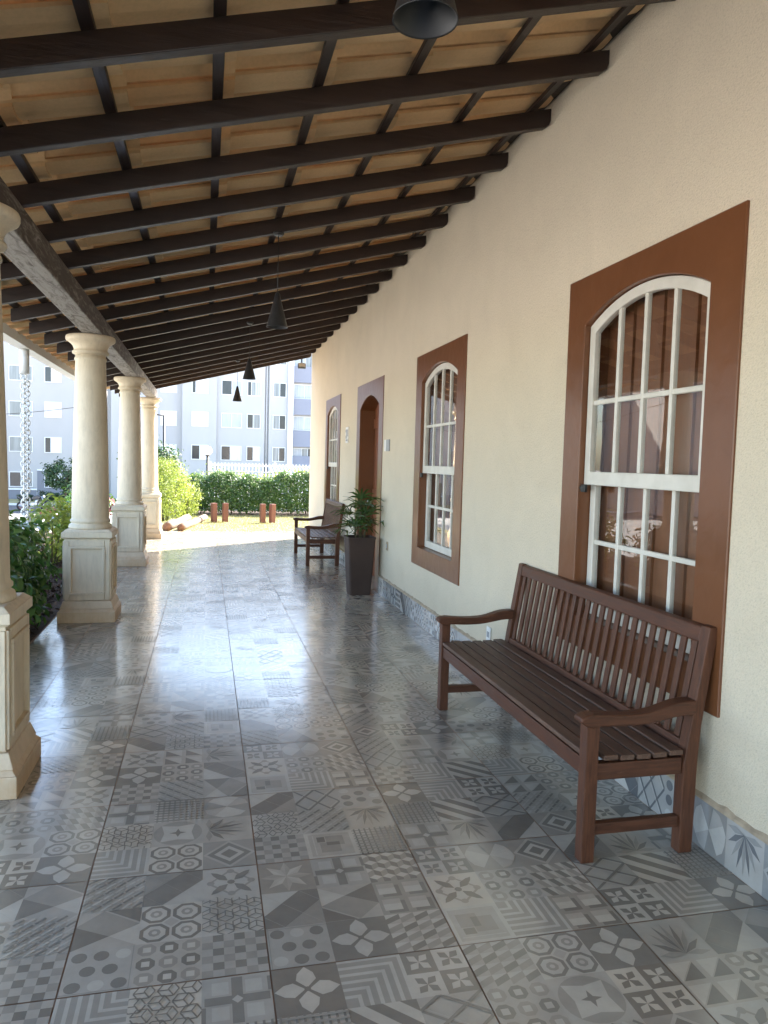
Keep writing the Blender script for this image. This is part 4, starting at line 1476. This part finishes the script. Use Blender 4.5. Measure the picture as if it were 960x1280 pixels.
hedge = thing('hedge', 'clipped green hedge at the end of the lawn', 'hedge', (1.0, 21.3, 0))
def hedge_build():
    r = np.random.default_rng(21)
    n = 62000
    x = r.uniform(-3.6, 6.0, n)
    wob = .07 * np.sin(x * 3.1) + .05 * np.sin(x * 7.7 + 1) + .05 * np.sin(x * 13.3)
    top = 0.99 + wob + .10 * np.exp(-((x - 1.0) / .9) ** 2)
    side = r.random(n)
    # front, rear, top shells plus inner fill
    z = r.random(n) * top
    yb = np.where(side < .55, -.42, np.where(side < .72, .42, 0))
    y = np.where(side < .72, yb + r.normal(size=n) * .07 + .05 * np.sin(x * 9 + z * 7), r.uniform(-.42, .42, n))
    z = np.where((side >= .72) & (side < .92), top + r.normal(size=n) * .05, z)
    z = np.where(side < .72, .10 + (z - .0) * .94, z)
    y = np.where(side < .55, y + .10 * np.cos(z / top * PI * .5 + PI), y)
    cl = np.sin(x * 17 + z * 11) * np.sin(z * 19 - x * 5)
    keep = cl > -.93
    nr = np.stack([r.normal(size=n) * .5, np.where(side < .55, -1.0, np.where(side < .72, 1.0, 0)) + r.normal(size=n) * .4, .5 + r.random(n)], 1)
    P = np.stack([x - 1.0, y, z], 1)
    leaves('foliage', P[keep], nr[keep], .062, M_leaf_hedge, hedge, aspect=.55, seed=22)
    # loose sprouts on top
    k = 1500
    xs = r.uniform(-3.6, 6, k)
    P = np.stack([xs - 1.0, r.uniform(-.4, .4, k), 1.02 + .07 * np.sin(xs * 3.1) + np.abs(r.normal(size=k)) * .09 + .10 * np.exp(-((xs - 1.0) / .9) ** 2)], 1)
    leaves('sprouts', P, r.normal(size=(k, 3)) + [0, 0, .4], .06, M_leaf_young, hedge, aspect=.45, seed=23)
    m = MB()
    for i in range(24):
        xx = -4.4 + i * .42
        m.tube([(xx, r.uniform(-.1, .1), -.05), (xx + r.uniform(-.05, .05), 0, .35), (xx + r.uniform(-.1, .1), 0, .95)], [.02, .015, .006], 6)
    m.build('stem', M_bark, hedge)
hedge_build()

def tree(name, loc, h_trunk, rad, n, size, mat, label, seed, cat='tree'):
    t = thing(name, label, cat, loc)
    r = np.random.default_rng(seed)
    m = MB()
    m.tube([(0, 0, -.1), (.03, .02, h_trunk * .5), (0, 0, h_trunk), (.04, 0, h_trunk + rad[2] * .8)], [.09, .075, .06, .025], 10)
    for k in range(7):
        a = 2 * PI * k / 7 + r.uniform(-.3, .3)
        z0 = h_trunk * r.uniform(.8, 1.05)
        m.tube([(0, 0, z0), (math.cos(a) * rad[0] * .4, math.sin(a) * rad[1] * .4, z0 + rad[2] * .35), (math.cos(a) * rad[0] * .8, math.sin(a) * rad[1] * .8, z0 + rad[2] * r.uniform(.5, 1.2))], [.04, .025, .008], 7)
    m.build('trunk', M_bark, t)
    P, Nn = clump_points((0, 0, h_trunk + rad[2] * .8), rad, n, 34, r, .30, .45)
    leaves('crown', P, Nn, size, mat, t, aspect=.55, seed=seed + 1)
    return t
tree('tree', (-10.6, 50.0, LOW), 1.5, (1.15, 1.0, .95), 2600, .17, M_leaf_tree, 'small dark green tree before the left apartment block', 31)
tree('tree', (-4.15, 33.0, LOW), 2.2, (1.25, 1.1, 1.05), 4200, .14, M_leaf_tree, 'dark green tree behind the bright yellow-green bush', 33)
for k, (x, y, s) in enumerate(((-13.0, 57.5, .55), (-11.6, 57.7, .55), (-14.6, 57.8, .4))):
    shrub('low_bush', (x, y, LOW + .05), (s * 1.25, s, s * .72), 900, .16, M_leaf_tree,
          ['dark low bush at the foot of the left apartment block, behind the motorcycle', 'dark low bush at the foot of the left apartment block, beside the tree trunk', 'smallest dark bush at the foot of the left apartment block'][k], 'bush', 'low bushes below the apartment block', 41 + k, 24, .4)

# grass blades on the sunlit lawn
def grass():
    r = np.random.default_rng(51)
    n = 26000
    P = np.stack([r.uniform(-2.5, 3.0, n), r.uniform(15.95, 20.5, n), np.full(n, -.015)], 1)
    V = np.zeros((n, 3, 3))
    a = r.uniform(0, 2 * PI, n); h = r.uniform(.02, .05, n)
    d = np.stack([np.cos(a), np.sin(a), np.zeros(n)], 1)
    lean = np.stack([r.normal(size=n) * .02, r.normal(size=n) * .02, h], 1)
    V[:, 0] = P - d * .006; V[:, 1] = P + d * .006; V[:, 2] = P + lean
    mb = MB(); mb.v = [tuple(p) for p in V.reshape(-1, 3)]; mb.f = [(3 * i, 3 * i + 1, 3 * i + 2) for i in range(n)]; mb.sm = [False] * n
    o = mb.build('grass', M_blade, fix=False)
    tag(o, 'short dry yellow-green grass covering the lawn', 'grass', None, 'stuff')
grass()
# leaf litter and wood chips in the bed
def litter():
    r = np.random.default_rng(61)
    n = 5000
    P = np.stack([r.uniform(-4.9, -3.42, n), r.uniform(4.0, 14.0, n), -.012 + r.random(n) * .03], 1)
    o = leaves('bark_mulch', P, r.normal(size=(n, 3)) * .5 + [0, 0, 1], .05, M_soil, None, aspect=.5, seed=62)
    tag(o, 'brown bark chips and dry leaves in the planting bed', 'mulch', None, 'stuff')
litter()

# ------------------------------------------------------------------ lawn posts and logs
plab = ['leftmost of the four short red brown posts on the lawn', 'second from left of the four short red brown posts', 'third from left of the four short red brown posts', 'rightmost of the four short red brown posts, nearest the bench']
for k, (x, y) in enumerate(((-1.80, 18.3), (-1.54, 18.35), (-.65, 18.2), (-.42, 18.2))):
    o = MB().box(-.062, .062, -.062, .062, -.15, .455).build('post', M_post, bevel=.012)
    o.location = (x, y, 0); o.rotation_euler = (rng.uniform(-.02, .02), rng.uniform(-.02, .02), rng.uniform(.2, .5))
    tag(o, plab[k], 'post', 'short wooden posts on the lawn')
for k, (x0, y0, x1, y1, r_) in enumerate(((-2.78, 16.0, -2.42, 18.4, .095), (-2.50, 16.05, -2.02, 18.9, .078))):
    t = thing('log', ['thicker pale log lying at the lawn edge by the bush', 'thinner pale log lying on the grass beside the thicker one'][k], 'log', (x0, y0, r_ - .02), 0, 'logs on the lawn edge')
    L = math.hypot(x1 - x0, y1 - y0)
    pts = [((x1 - x0) * q, (y1 - y0) * q, .01 * math.sin(q * 9)) for q in [i / 8 for i in range(9)]]
    MB().tube(pts, [r_ * rng.uniform(.92, 1.05) for _ in range(9)], 14, caps=True).build('trunk', M_log, t)
    d = Vector((x1 - x0, y1 - y0, 0)).normalized()
    rot = Vector((0, 0, 1)).rotation_difference(-d).to_matrix()
    MB().lathe([(r_ * .96, 0), (r_ * .93, .012), (.002, .016)], 14, (-d.x * .001, -d.y * .001, 0), rot).build('cut_end', M_logend, t)

t = thing('metal_cabinet', 'dark teal metal cabinet standing beside the farthest column', 'cabinet', (-3.24, 17.2, 0))
MB().box(-.13, .13, -.1, .1, .42, 1.08).build('body', M_teal, t, bevel=.01)
MB().box(-.112, .112, -.112, -.1005, .44, 1.06).build('door', M_teal, t, bevel=.003)
MB().box(-.03, .03, -.03, .03, -.1, .419).build('post', M_steel, t)

# ------------------------------------------------------------------ fences behind the hedge
f1 = thing('picket_fence', 'white picket railing behind the hedge', 'fence', (2.0, 27.0, -.04))
FB = -2.0
m = MB()
for z in (1.10, 1.34): m.box(-3.9, 8, -.02, .02, z - .025, z + .025)
m.build('rail', M_bwhite, f1)
m = MB()
for k in range(99): m.box(-3.85 + k * .12, -3.81 + k * .12, -.028, -.021, -.2, 1.42)
o = m.build('pickets', M_bwhite, f1)
for k in range(6):
    MB().box(-3.92 + k * 2.3, -3.84 + k * 2.3, .021, .10, FB, 1.46).build('post', M_bwhite, f1)
f2 = thing('rail_fence', 'grey two-rail steel fence just behind the hedge', 'fence', (1.0, 22.6, 0))
m = MB()
for z in (1.00, 1.13): m.tube([(-3.2, 0, z), (6, 0, z)], .014, 8)
m.build('rail', M_greyplastic, f2)
for k in range(6): MB().tube([(-3.1 + k * 1.7, .03, -.1), (-3.1 + k * 1.7, .03, 1.15)], .018, 8).build('post', M_greyplastic, f2)
sh = thing('shed', 'grey corrugated lean-to roof showing above the hedge', 'shed', (1.6, 24.3, 0))
m = MB()
n = 26
v = []; f = []
for i in range(n * 2 + 1):
    x = -1.6 + i * .06
    for (y, z) in ((-.5, 1.02), (.9, 1.30)):
        zz = z + (.018 if i % 2 else -.018)
        v += [(x, y, zz), (x, y, zz + .008)]
for i in range(n * 2):
    a, c = 4 * i, 4 * (i + 1)
    f += [(a, a + 2, c + 2, c), (a + 1, c + 1, c + 3, a + 3), (a, c, c + 1, a + 1), (a + 2, a + 3, c + 3, c + 2)]
m.add(v, f).build('roof', M_facade_dk, sh)
for x, y, z in ((-1.5, -.4, .98), (1.4, -.4, .98), (-1.5, .8, 1.24), (1.4, .8, 1.24)):
    MB().box(x - .04, x + .04, y - .04, y + .04, -1.2, z).build('post', M_greyplastic, sh)

# ------------------------------------------------------------------ street lamps
t = thing('street_lamp', 'tall dark street lamp with a short arm, left of the apartment windows', 'street lamp', (-3.93, 36.0, LOW))
MB().tube([(0, 0, 0), (0, 0, 5.45)], [.06, .045], 12).build('pole', M_iron, t)
MB().tube([(.0, 0, 5.42), (-.55, 0, 5.50)], .035, 8).build('arm', M_iron, t)
MB().cbox((-.62, 0, 5.5), (.34, .14, .06)).build('head', M_iron, t, bevel=.01)
t = thing('globe_lamp', 'white globe lamp on a dark post behind the hedge', 'street lamp', (-1.96, 28.5, -1.6))
MB().tube([(0, 0, 0), (0, 0, 3.22)], .045, 12).build('pole', M_iron, t)
MB().sphere((0, 0, 3.40), .168, 28, 16).build('globe', M_plastic, t)
MB().lathe([(.05, 3.19), (.085, 3.215), (.085, 3.245), (.06, 3.25)], 16).build('collar', M_iron, t)

# ------------------------------------------------------------------ apartment blocks
def win_part(bld, off, x0, x1, z0, z1, Y, kinds):
    """kinds: list of (fraction, kind)"""
    fr = MB()
    w = .05
    fr.box(x0 - w, x1 + w, Y - .05, Y - .002, z0 - w, z0)
    fr.box(x0 - w, x1 + w, Y - .05, Y - .002, z1, z1 + w)
    fr.box(x0 - w, x0, Y - .05, Y - .002, z0 + .0005, z1 - .0005)
    fr.box(x1, x1 + w, Y - .05, Y - .002, z0 + .0005, z1 - .0005)
    tot = sum(k[0] for k in kinds)
    x = x0
    cuts = []
    for k, (fq, kind) in enumerate(kinds):
        xe = x + (x1 - x0) * fq / tot
        cuts.append((x, xe, kind)); x = xe
        if k < len(kinds) - 1: fr.box(xe - .02, xe + .02, Y - .045, Y - .002, z0 + .0005, z1 - .0005)
    f = fr.build('window', M_bwhite, bld, off)
    for a, b, kind in cuts:
        if kind == 'shut':
            s = MB()
            s.box(a + .021, b - .021, Y - .030, Y - .003, z0 + .003, z1 - .003)
            n = max(2, int((z1 - z0) / .12))
            for i in range(n):
                zz = z0 + (i + .5) * (z1 - z0) / n
                s.box(a + .06, b - .06, Y - .038, Y - .0305, zz - .03, zz + .03)
            s.build('shutter', M_bwhite, f)
            s = bpy.context.scene
        else:
            MB().box(a + .021, b - .021, Y - .020, Y - .003, z0 + .003, z1 - .003).build('pane', {'dark': M_pane_dark, 'grey': M_pane_grey, 'pale': M_pane_pale, 'beige': M_pane_beige}[kind], f)
        # children carry the same offset as the frame
        ch = f.children[-1]
        ch.data.transform(Matrix.Translation((-off[0], -off[1], -off[2])))
    return f
BY = 60.0
# left block
bl = thing('apartment_block', 'pale lavender apartment block at the left, with white shutters, seen past the rain chain', 'apartment block', (-20.0, BY, LOW))
BO = (-20.0, BY, LOW)
m = MB()
m.box(-30, -11.7, BY, BY + 12, LOW, 12.6)
m.box(-11.7, -9.2, BY + 1.6, BY + 12, LOW, 12.6)
m.build('wall', M_facade, bl, BO)
MB().box(-30, -14.35, BY - .03, BY - .001, LOW, -1.05).build('plinth', M_plinth, bl, BO)
m = MB()
m.box(-14.28, -11.69, BY - .06, BY - .001, .24, .34)
m.box(-17.4, -14.29, BY - .06, BY - .001, -1.22, -1.10)
m.box(-30, -11.6, BY - .1, BY + 12, 12.6, 12.9)
m.build('band', M_bwhite, bl, BO)
MB().box(-14.28, -11.71, BY - .025, BY - .001, LOW + .0, .235).build('base_panel', M_plinth, bl, BO)
zr = [-.97, 1.63, 4.25, 6.86, 9.45]
kb = [[(.2, 'dark'), (.8, 'shut')], [(.36, 'dark'), (.64, 'shut')], [(1, 'shut')], [(.4, 'dark'), (.6, 'shut')], [(.4, 'grey'), (.6, 'grey')]]
ka = [[(.5, 'dark'), (.12, 'grey'), (.38, 'grey')], [(.55, 'grey'), (.45, 'grey')], [(.55, 'grey'), (.45, 'pale')], [(.55, 'grey'), (.45, 'grey')], [(.55, 'pale'), (.45, 'grey')]]
for i, z in enumerate(zr):
    win_part(bl, BO, -13.72, -12.62, z, z + 1.07, BY - (.026 if i == 0 else 0), kb[i])
    win_part(bl, BO, -16.15, -14.62, z + .02, z + 1.05, BY, ka[i])
    win_part(bl, BO, -19.4, -18.0, z, z + 1.05, BY, ka[(i + 2) % 5])
    win_part(bl, BO, -22.6, -21.2, z, z + 1.05, BY, kb[(i + 1) % 5])
    win_part(bl, BO, -26.0, -24.6, z, z + 1.05, BY, kb[(i + 3) % 5])
    if i > 0: win_part(bl, BO, -10.9, -9.6, z - .3, z + 1.05, BY + 1.6, [(.7, 'dark'), (.3, 'grey')])
# right block
br = thing('apartment_block', 'pale grey apartment block straight ahead, with dark and curtained windows behind the hedge', 'apartment block', (0, BY, LOW))
BR = (0, BY, LOW)
m = MB()
m.box(-9.15, -3.87, BY + .5, BY + 12, LOW, 12.6)
m.box(-3.869, -1.27, BY - .1, BY + 12, LOW, 12.6)
m.box(-1.269, 2.46, BY + .12, BY + 12, LOW, 12.6)
m.box(2.461, 2.80, BY + .5, BY + 12, LOW, 12.6)
m.box(2.801, 4.28, BY + .1, BY + 12, LOW, 12.6)
m.box(4.70, 24, BY + .6, BY + 12, LOW, 12.6)
m.build('wall', M_facade2, br, BR)
MB().box(4.281, 4.699, BY - .15, BY + 12, LOW, 12.6).build('pilaster', M_bwhite, br, BR)
MB().tube([(2.63, BY + .42, LOW), (2.63, BY + .42, 12.4)], .06, 10).build('downpipe', M_bwhite, br, BR)
m = MB()
for z in (.6, 2.62, 5.20, 7.78):
    m.box(4.70, 9.5, BY + .2, BY + .599, z, z + 1.28)
m.build('balcony_panel', M_facade_dk, br, BR)
MB().box(-9.2, 24, BY - .2, BY + 12, 12.6, 12.9).build('parapet', M_bwhite, br, BR)
z2 = [1.43, 4.0, 6.56, 9.1]
rows = {
 -5.47: (1.14, BY + .5, [[(1, 'shut')], [(1, 'shut')], [(1, 'shut')], [(1, 'shut')]]),
 -8.4: (1.14, BY + .5, [[(.3, 'dark'), (.7, 'shut')], [(.5, 'dark'), (.5, 'shut')], [(1, 'shut')], [(1, 'shut')]]),
 -3.12: (1.18, BY - .1, [[(.5, 'dark'), (.5, 'shut')], [(1, 'shut')], [(.22, 'dark'), (.78, 'shut')], [(1, 'shut')]]),
 -.87: (1.5, BY + .12, [[(.45, 'dark'), (.55, 'beige')], [(.5, 'pale'), (.5, 'pale')], [(.5, 'dark'), (.5, 'pale')], [(.5, 'dark'), (.5, 'grey')]]),
 1.12: (.98, BY + .12, [[(.48, 'dark'), (.52, 'beige')], [(.45, 'dark'), (.55, 'grey')], [(.28, 'dark'), (.36, 'grey'), (.36, 'pale')], [(.5, 'grey'), (.5, 'grey')]]),
 3.15: (.95, BY + .1, [[(.5, 'grey'), (.5, 'dark')], [(.5, 'grey'), (.5, 'dark')], [(.5, 'grey'), (.5, 'dark')], [(.5, 'grey'), (.5, 'grey')]]),
 4.82: (1.7, BY + .6, [[(.4, 'pale'), (.3, 'grey'), (.3, 'dark')], [(.5, 'pale'), (.5, 'pale')], [(.5, 'pale'), (.5, 'pale')], [(.5, 'pale'), (.5, 'grey')]]),
}
for x, (w, Y, ks) in rows.items():
    for i, z in enumerate(z2):
        win_part(br, BR, x, x + w, z, z + 1.05, Y, ks[i])
# block seen only in the window panes' reflection
b3 = thing('apartment_block', 'apartment block reflected in the near window panes', 'apartment block', (-46, 50, LOW))
B3 = (-46, 50, LOW)
MB().box(-60, -32, 50, 60, LOW, 11.5).build('wall', M_facade, b3, B3)
for i in range(4):
    for k in range(6):
        win_part(b3, B3, -58 + k * 4.3, -56.4 + k * 4.3, -1 + i * 2.6, .15 + i * 2.6, 50.0, kb[(i + k) % 5])

# ------------------------------------------------------------------ motorcycles, car, cable
def make_bike():
    t = empty('motorcycle')
    RX = Matrix.Rotation(PI / 2, 3, 'X')
    for x in (-.66, .68):
        w = MB().torus((x, 0, .305), .245, .058, RX, 32, 10).build('wheel', M_rubber, t)
        r = MB().torus((x, 0, .305), .195, .016, RX, 32, 8)
        r.lathe([(.02, -.07), (.035, -.06), (.035, .06), (.02, .07)], 14, (x, 0, .305), RX)
        for k in range(6):
            a = PI / 3 * k
            r.tube([(x + .03 * math.cos(a), 0, .305 + .03 * math.sin(a)), (x + .19 * math.cos(a), 0, .305 + .19 * math.sin(a))], .011, 6)
        r.build('rim', M_redrim, w)
    m = MB()
    m.tube([(.42, 0, .86), (.30, 0, .62), (.18, 0, .32), (-.22, 0, .30)], .024, 8)
    m.tube([(.42, 0, .82), (.05, 0, .74), (-.30, 0, .62), (-.78, 0, .80)], .024, 8)
    m.tube([(-.22, .09, .32), (-.66, .09, .305)], .022, 8); m.tube([(-.22, -.09, .32), (-.66, -.09, .305)], .022, 8)
    m.tube([(-.24, 0, .32), (-.34, 0, .66)], .03, 8)
    m.build('frame', M_iron, t)
    m = MB()
    for y in (-.085, .085): m.tube([(.68, y, .305), (.44, y, .92)], [.026, .022], 10)
    m.build('fork', M_steel, t)
    m = MB()
    m.cbox((.04, 0, .42), (.36, .24, .22)); m.lathe([(.09, -.0), (.095, .05), (.085, .2), (.06, .22)], 14, (.12, 0, .50), Matrix.Rotation(.35, 3, 'Y'))
    m.build('engine', M_steel, t, bevel=.02)
    tank = [(-.10, .70), (.34, .74), (.42, .84), (.36, .93), (.16, .97), (-.06, .88)]
    MB().prism(tank, 'y', -.12, .12).build('tank', M_bikeblack, t, bevel=.04, bseg=4)
    seat = [(-.08, .76), (-.10, .83), (-.36, .80), (-.72, .90), (-.78, .84), (-.36, .71)]
    MB().prism(seat, 'y', -.11, .11).build('seat', M_rubber, t, bevel=.025, bseg=3)
    tail = [(-.40, .68), (-.74, .82), (-.92, .90), (-.90, .82), (-.70, .70)]
    MB().prism(tail, 'y', -.08, .08).build('tail', M_bikeblack, t, bevel=.02)
    m = MB()
    m.tube([(.40, -.36, 1.00), (.43, -.18, 1.03), (.45, 0, .98), (.43, .18, 1.03), (.40, .36, 1.00)], .014, 8)
    m.build('handlebar', M_iron, t)
    for y in (-.33, .33):
        mm = MB().tube([(.42, y * .7, 1.02), (.45, y, 1.16)], .007, 6)
        mm.cbox((.44, y, 1.20), (.03, .13, .08))
        mm.build('mirror', M_rubber, t, bevel=.008)
    MB().sphere((.58, 0, .90), .095, 18, 12, (.8, 1, 1)).build('headlight', M_plastic, t)
    m = MB()
    m.tube([(.12, -.13, .40), (.0, -.16, .24), (-.4, -.17, .26), (-.82, -.17, .36)], [.022, .024, .035, .045], 10)
    m.build('exhaust', M_steel, t)
    m = MB()
    for i in range(9):
        a0, a1 = R(20 + i * 14), R(20 + (i + 1) * 14)
        m.add([(.68 + .325 * math.cos(a), yy, .305 + .325 * math.sin(a)) for a in (a0, a1) for yy in (-.06, .06)] + [(.68 + .333 * math.cos(a), yy, .305 + .333 * math.sin(a)) for a in (a0, a1) for yy in (-.06, .06)],
              [(0, 1, 3, 2), (4, 6, 7, 5), (0, 2, 6, 4), (1, 5, 7, 3)])
    m.build('mudguard', M_bikeblack, t)
    return t
bk = make_bike()
bk.location = (-12.15, 48.6, LOW + .022)
tag(bk, 'dark motorcycle with red wheels parked on the road before the apartment block', 'motorcycle', 'parked motorcycles')
bk2 = copy_tree(bk)
bk2.location = (-8.62, 27.6, terr(-8.62, 27.6) + .01)
bk2.rotation_euler = (0, 0, R(-35))
tag(bk2, 'nearer motorcycle half hidden by the nearest column, only mirror and seat showing', 'motorcycle', 'parked motorcycles')

def make_car(loc, rz_):
    t = thing('parked_car', 'maroon car parked beyond the shrub, mostly hidden by the second column', 'car', loc, rz_)
    body = [(-2.0, .35), (-2.02, .62), (-1.95, .86), (-1.2, .92), (.95, .92), (1.75, .80), (2.0, .62), (2.0, .35)]
    MB().prism(body, 'y', -.82, .82).build('body', M_carred, t, bevel=.07, bseg=3)
    cab = [(-1.75, .921), (-1.35, 1.38), (-.2, 1.45), (.35, 1.38), (.95, .921)]
    c = MB().prism(cab, 'y', -.70, .70).build('cabin', M_carred, t, bevel=.06, bseg=3)
    m = MB()
    for y0, y1 in ((-.712, -.701), (.701, .712)):
        m.prism([(-1.45, .97), (-1.22, 1.30), (-.42, 1.36), (-.42, .97)], 'y', y0, y1)
        m.prism([(-.34, .97), (-.34, 1.36), (.22, 1.31), (.72, .97)], 'y', y0, y1)
    m.build('window', M_pane_dark, t)
    RX = Matrix.Rotation(PI / 2, 3, 'X')
    for x in (-1.25, 1.25):
        for y in (-.74, .74):
            w = MB().lathe([(.17, -.09), (.29, -.09), (.31, -.06), (.31, .06), (.29, .09), (.17, .09)], 28, (x, y, .31), RX).build('wheel', M_rubber, t)
            MB().lathe([(.03, -.095), (.165, -.093), (.165, .093), (.03, .095)], 20, (x, y, .31), RX).build('rim', M_steel, w)
    for y in (-.6, .6):
        MB().cbox((1.96, y, .66), (.10, .30, .14)).build('headlight', M_plastic, t, bevel=.02)
make_car((-8.0, 39.5, terr(-8.0, 39.5) + .004), R(180))

o = MB().tube([(-28 + 20 * q, 44 + 4 * q, 6.2 - 1.55 * q - 1.8 * math.sin(PI * q) * 1.0) for q in [i / 24 for i in range(25)]], .018, 6).build('overhead_cable', M_iron)
tag(o, 'thin dark overhead cable sagging before the left apartment block', 'cable')
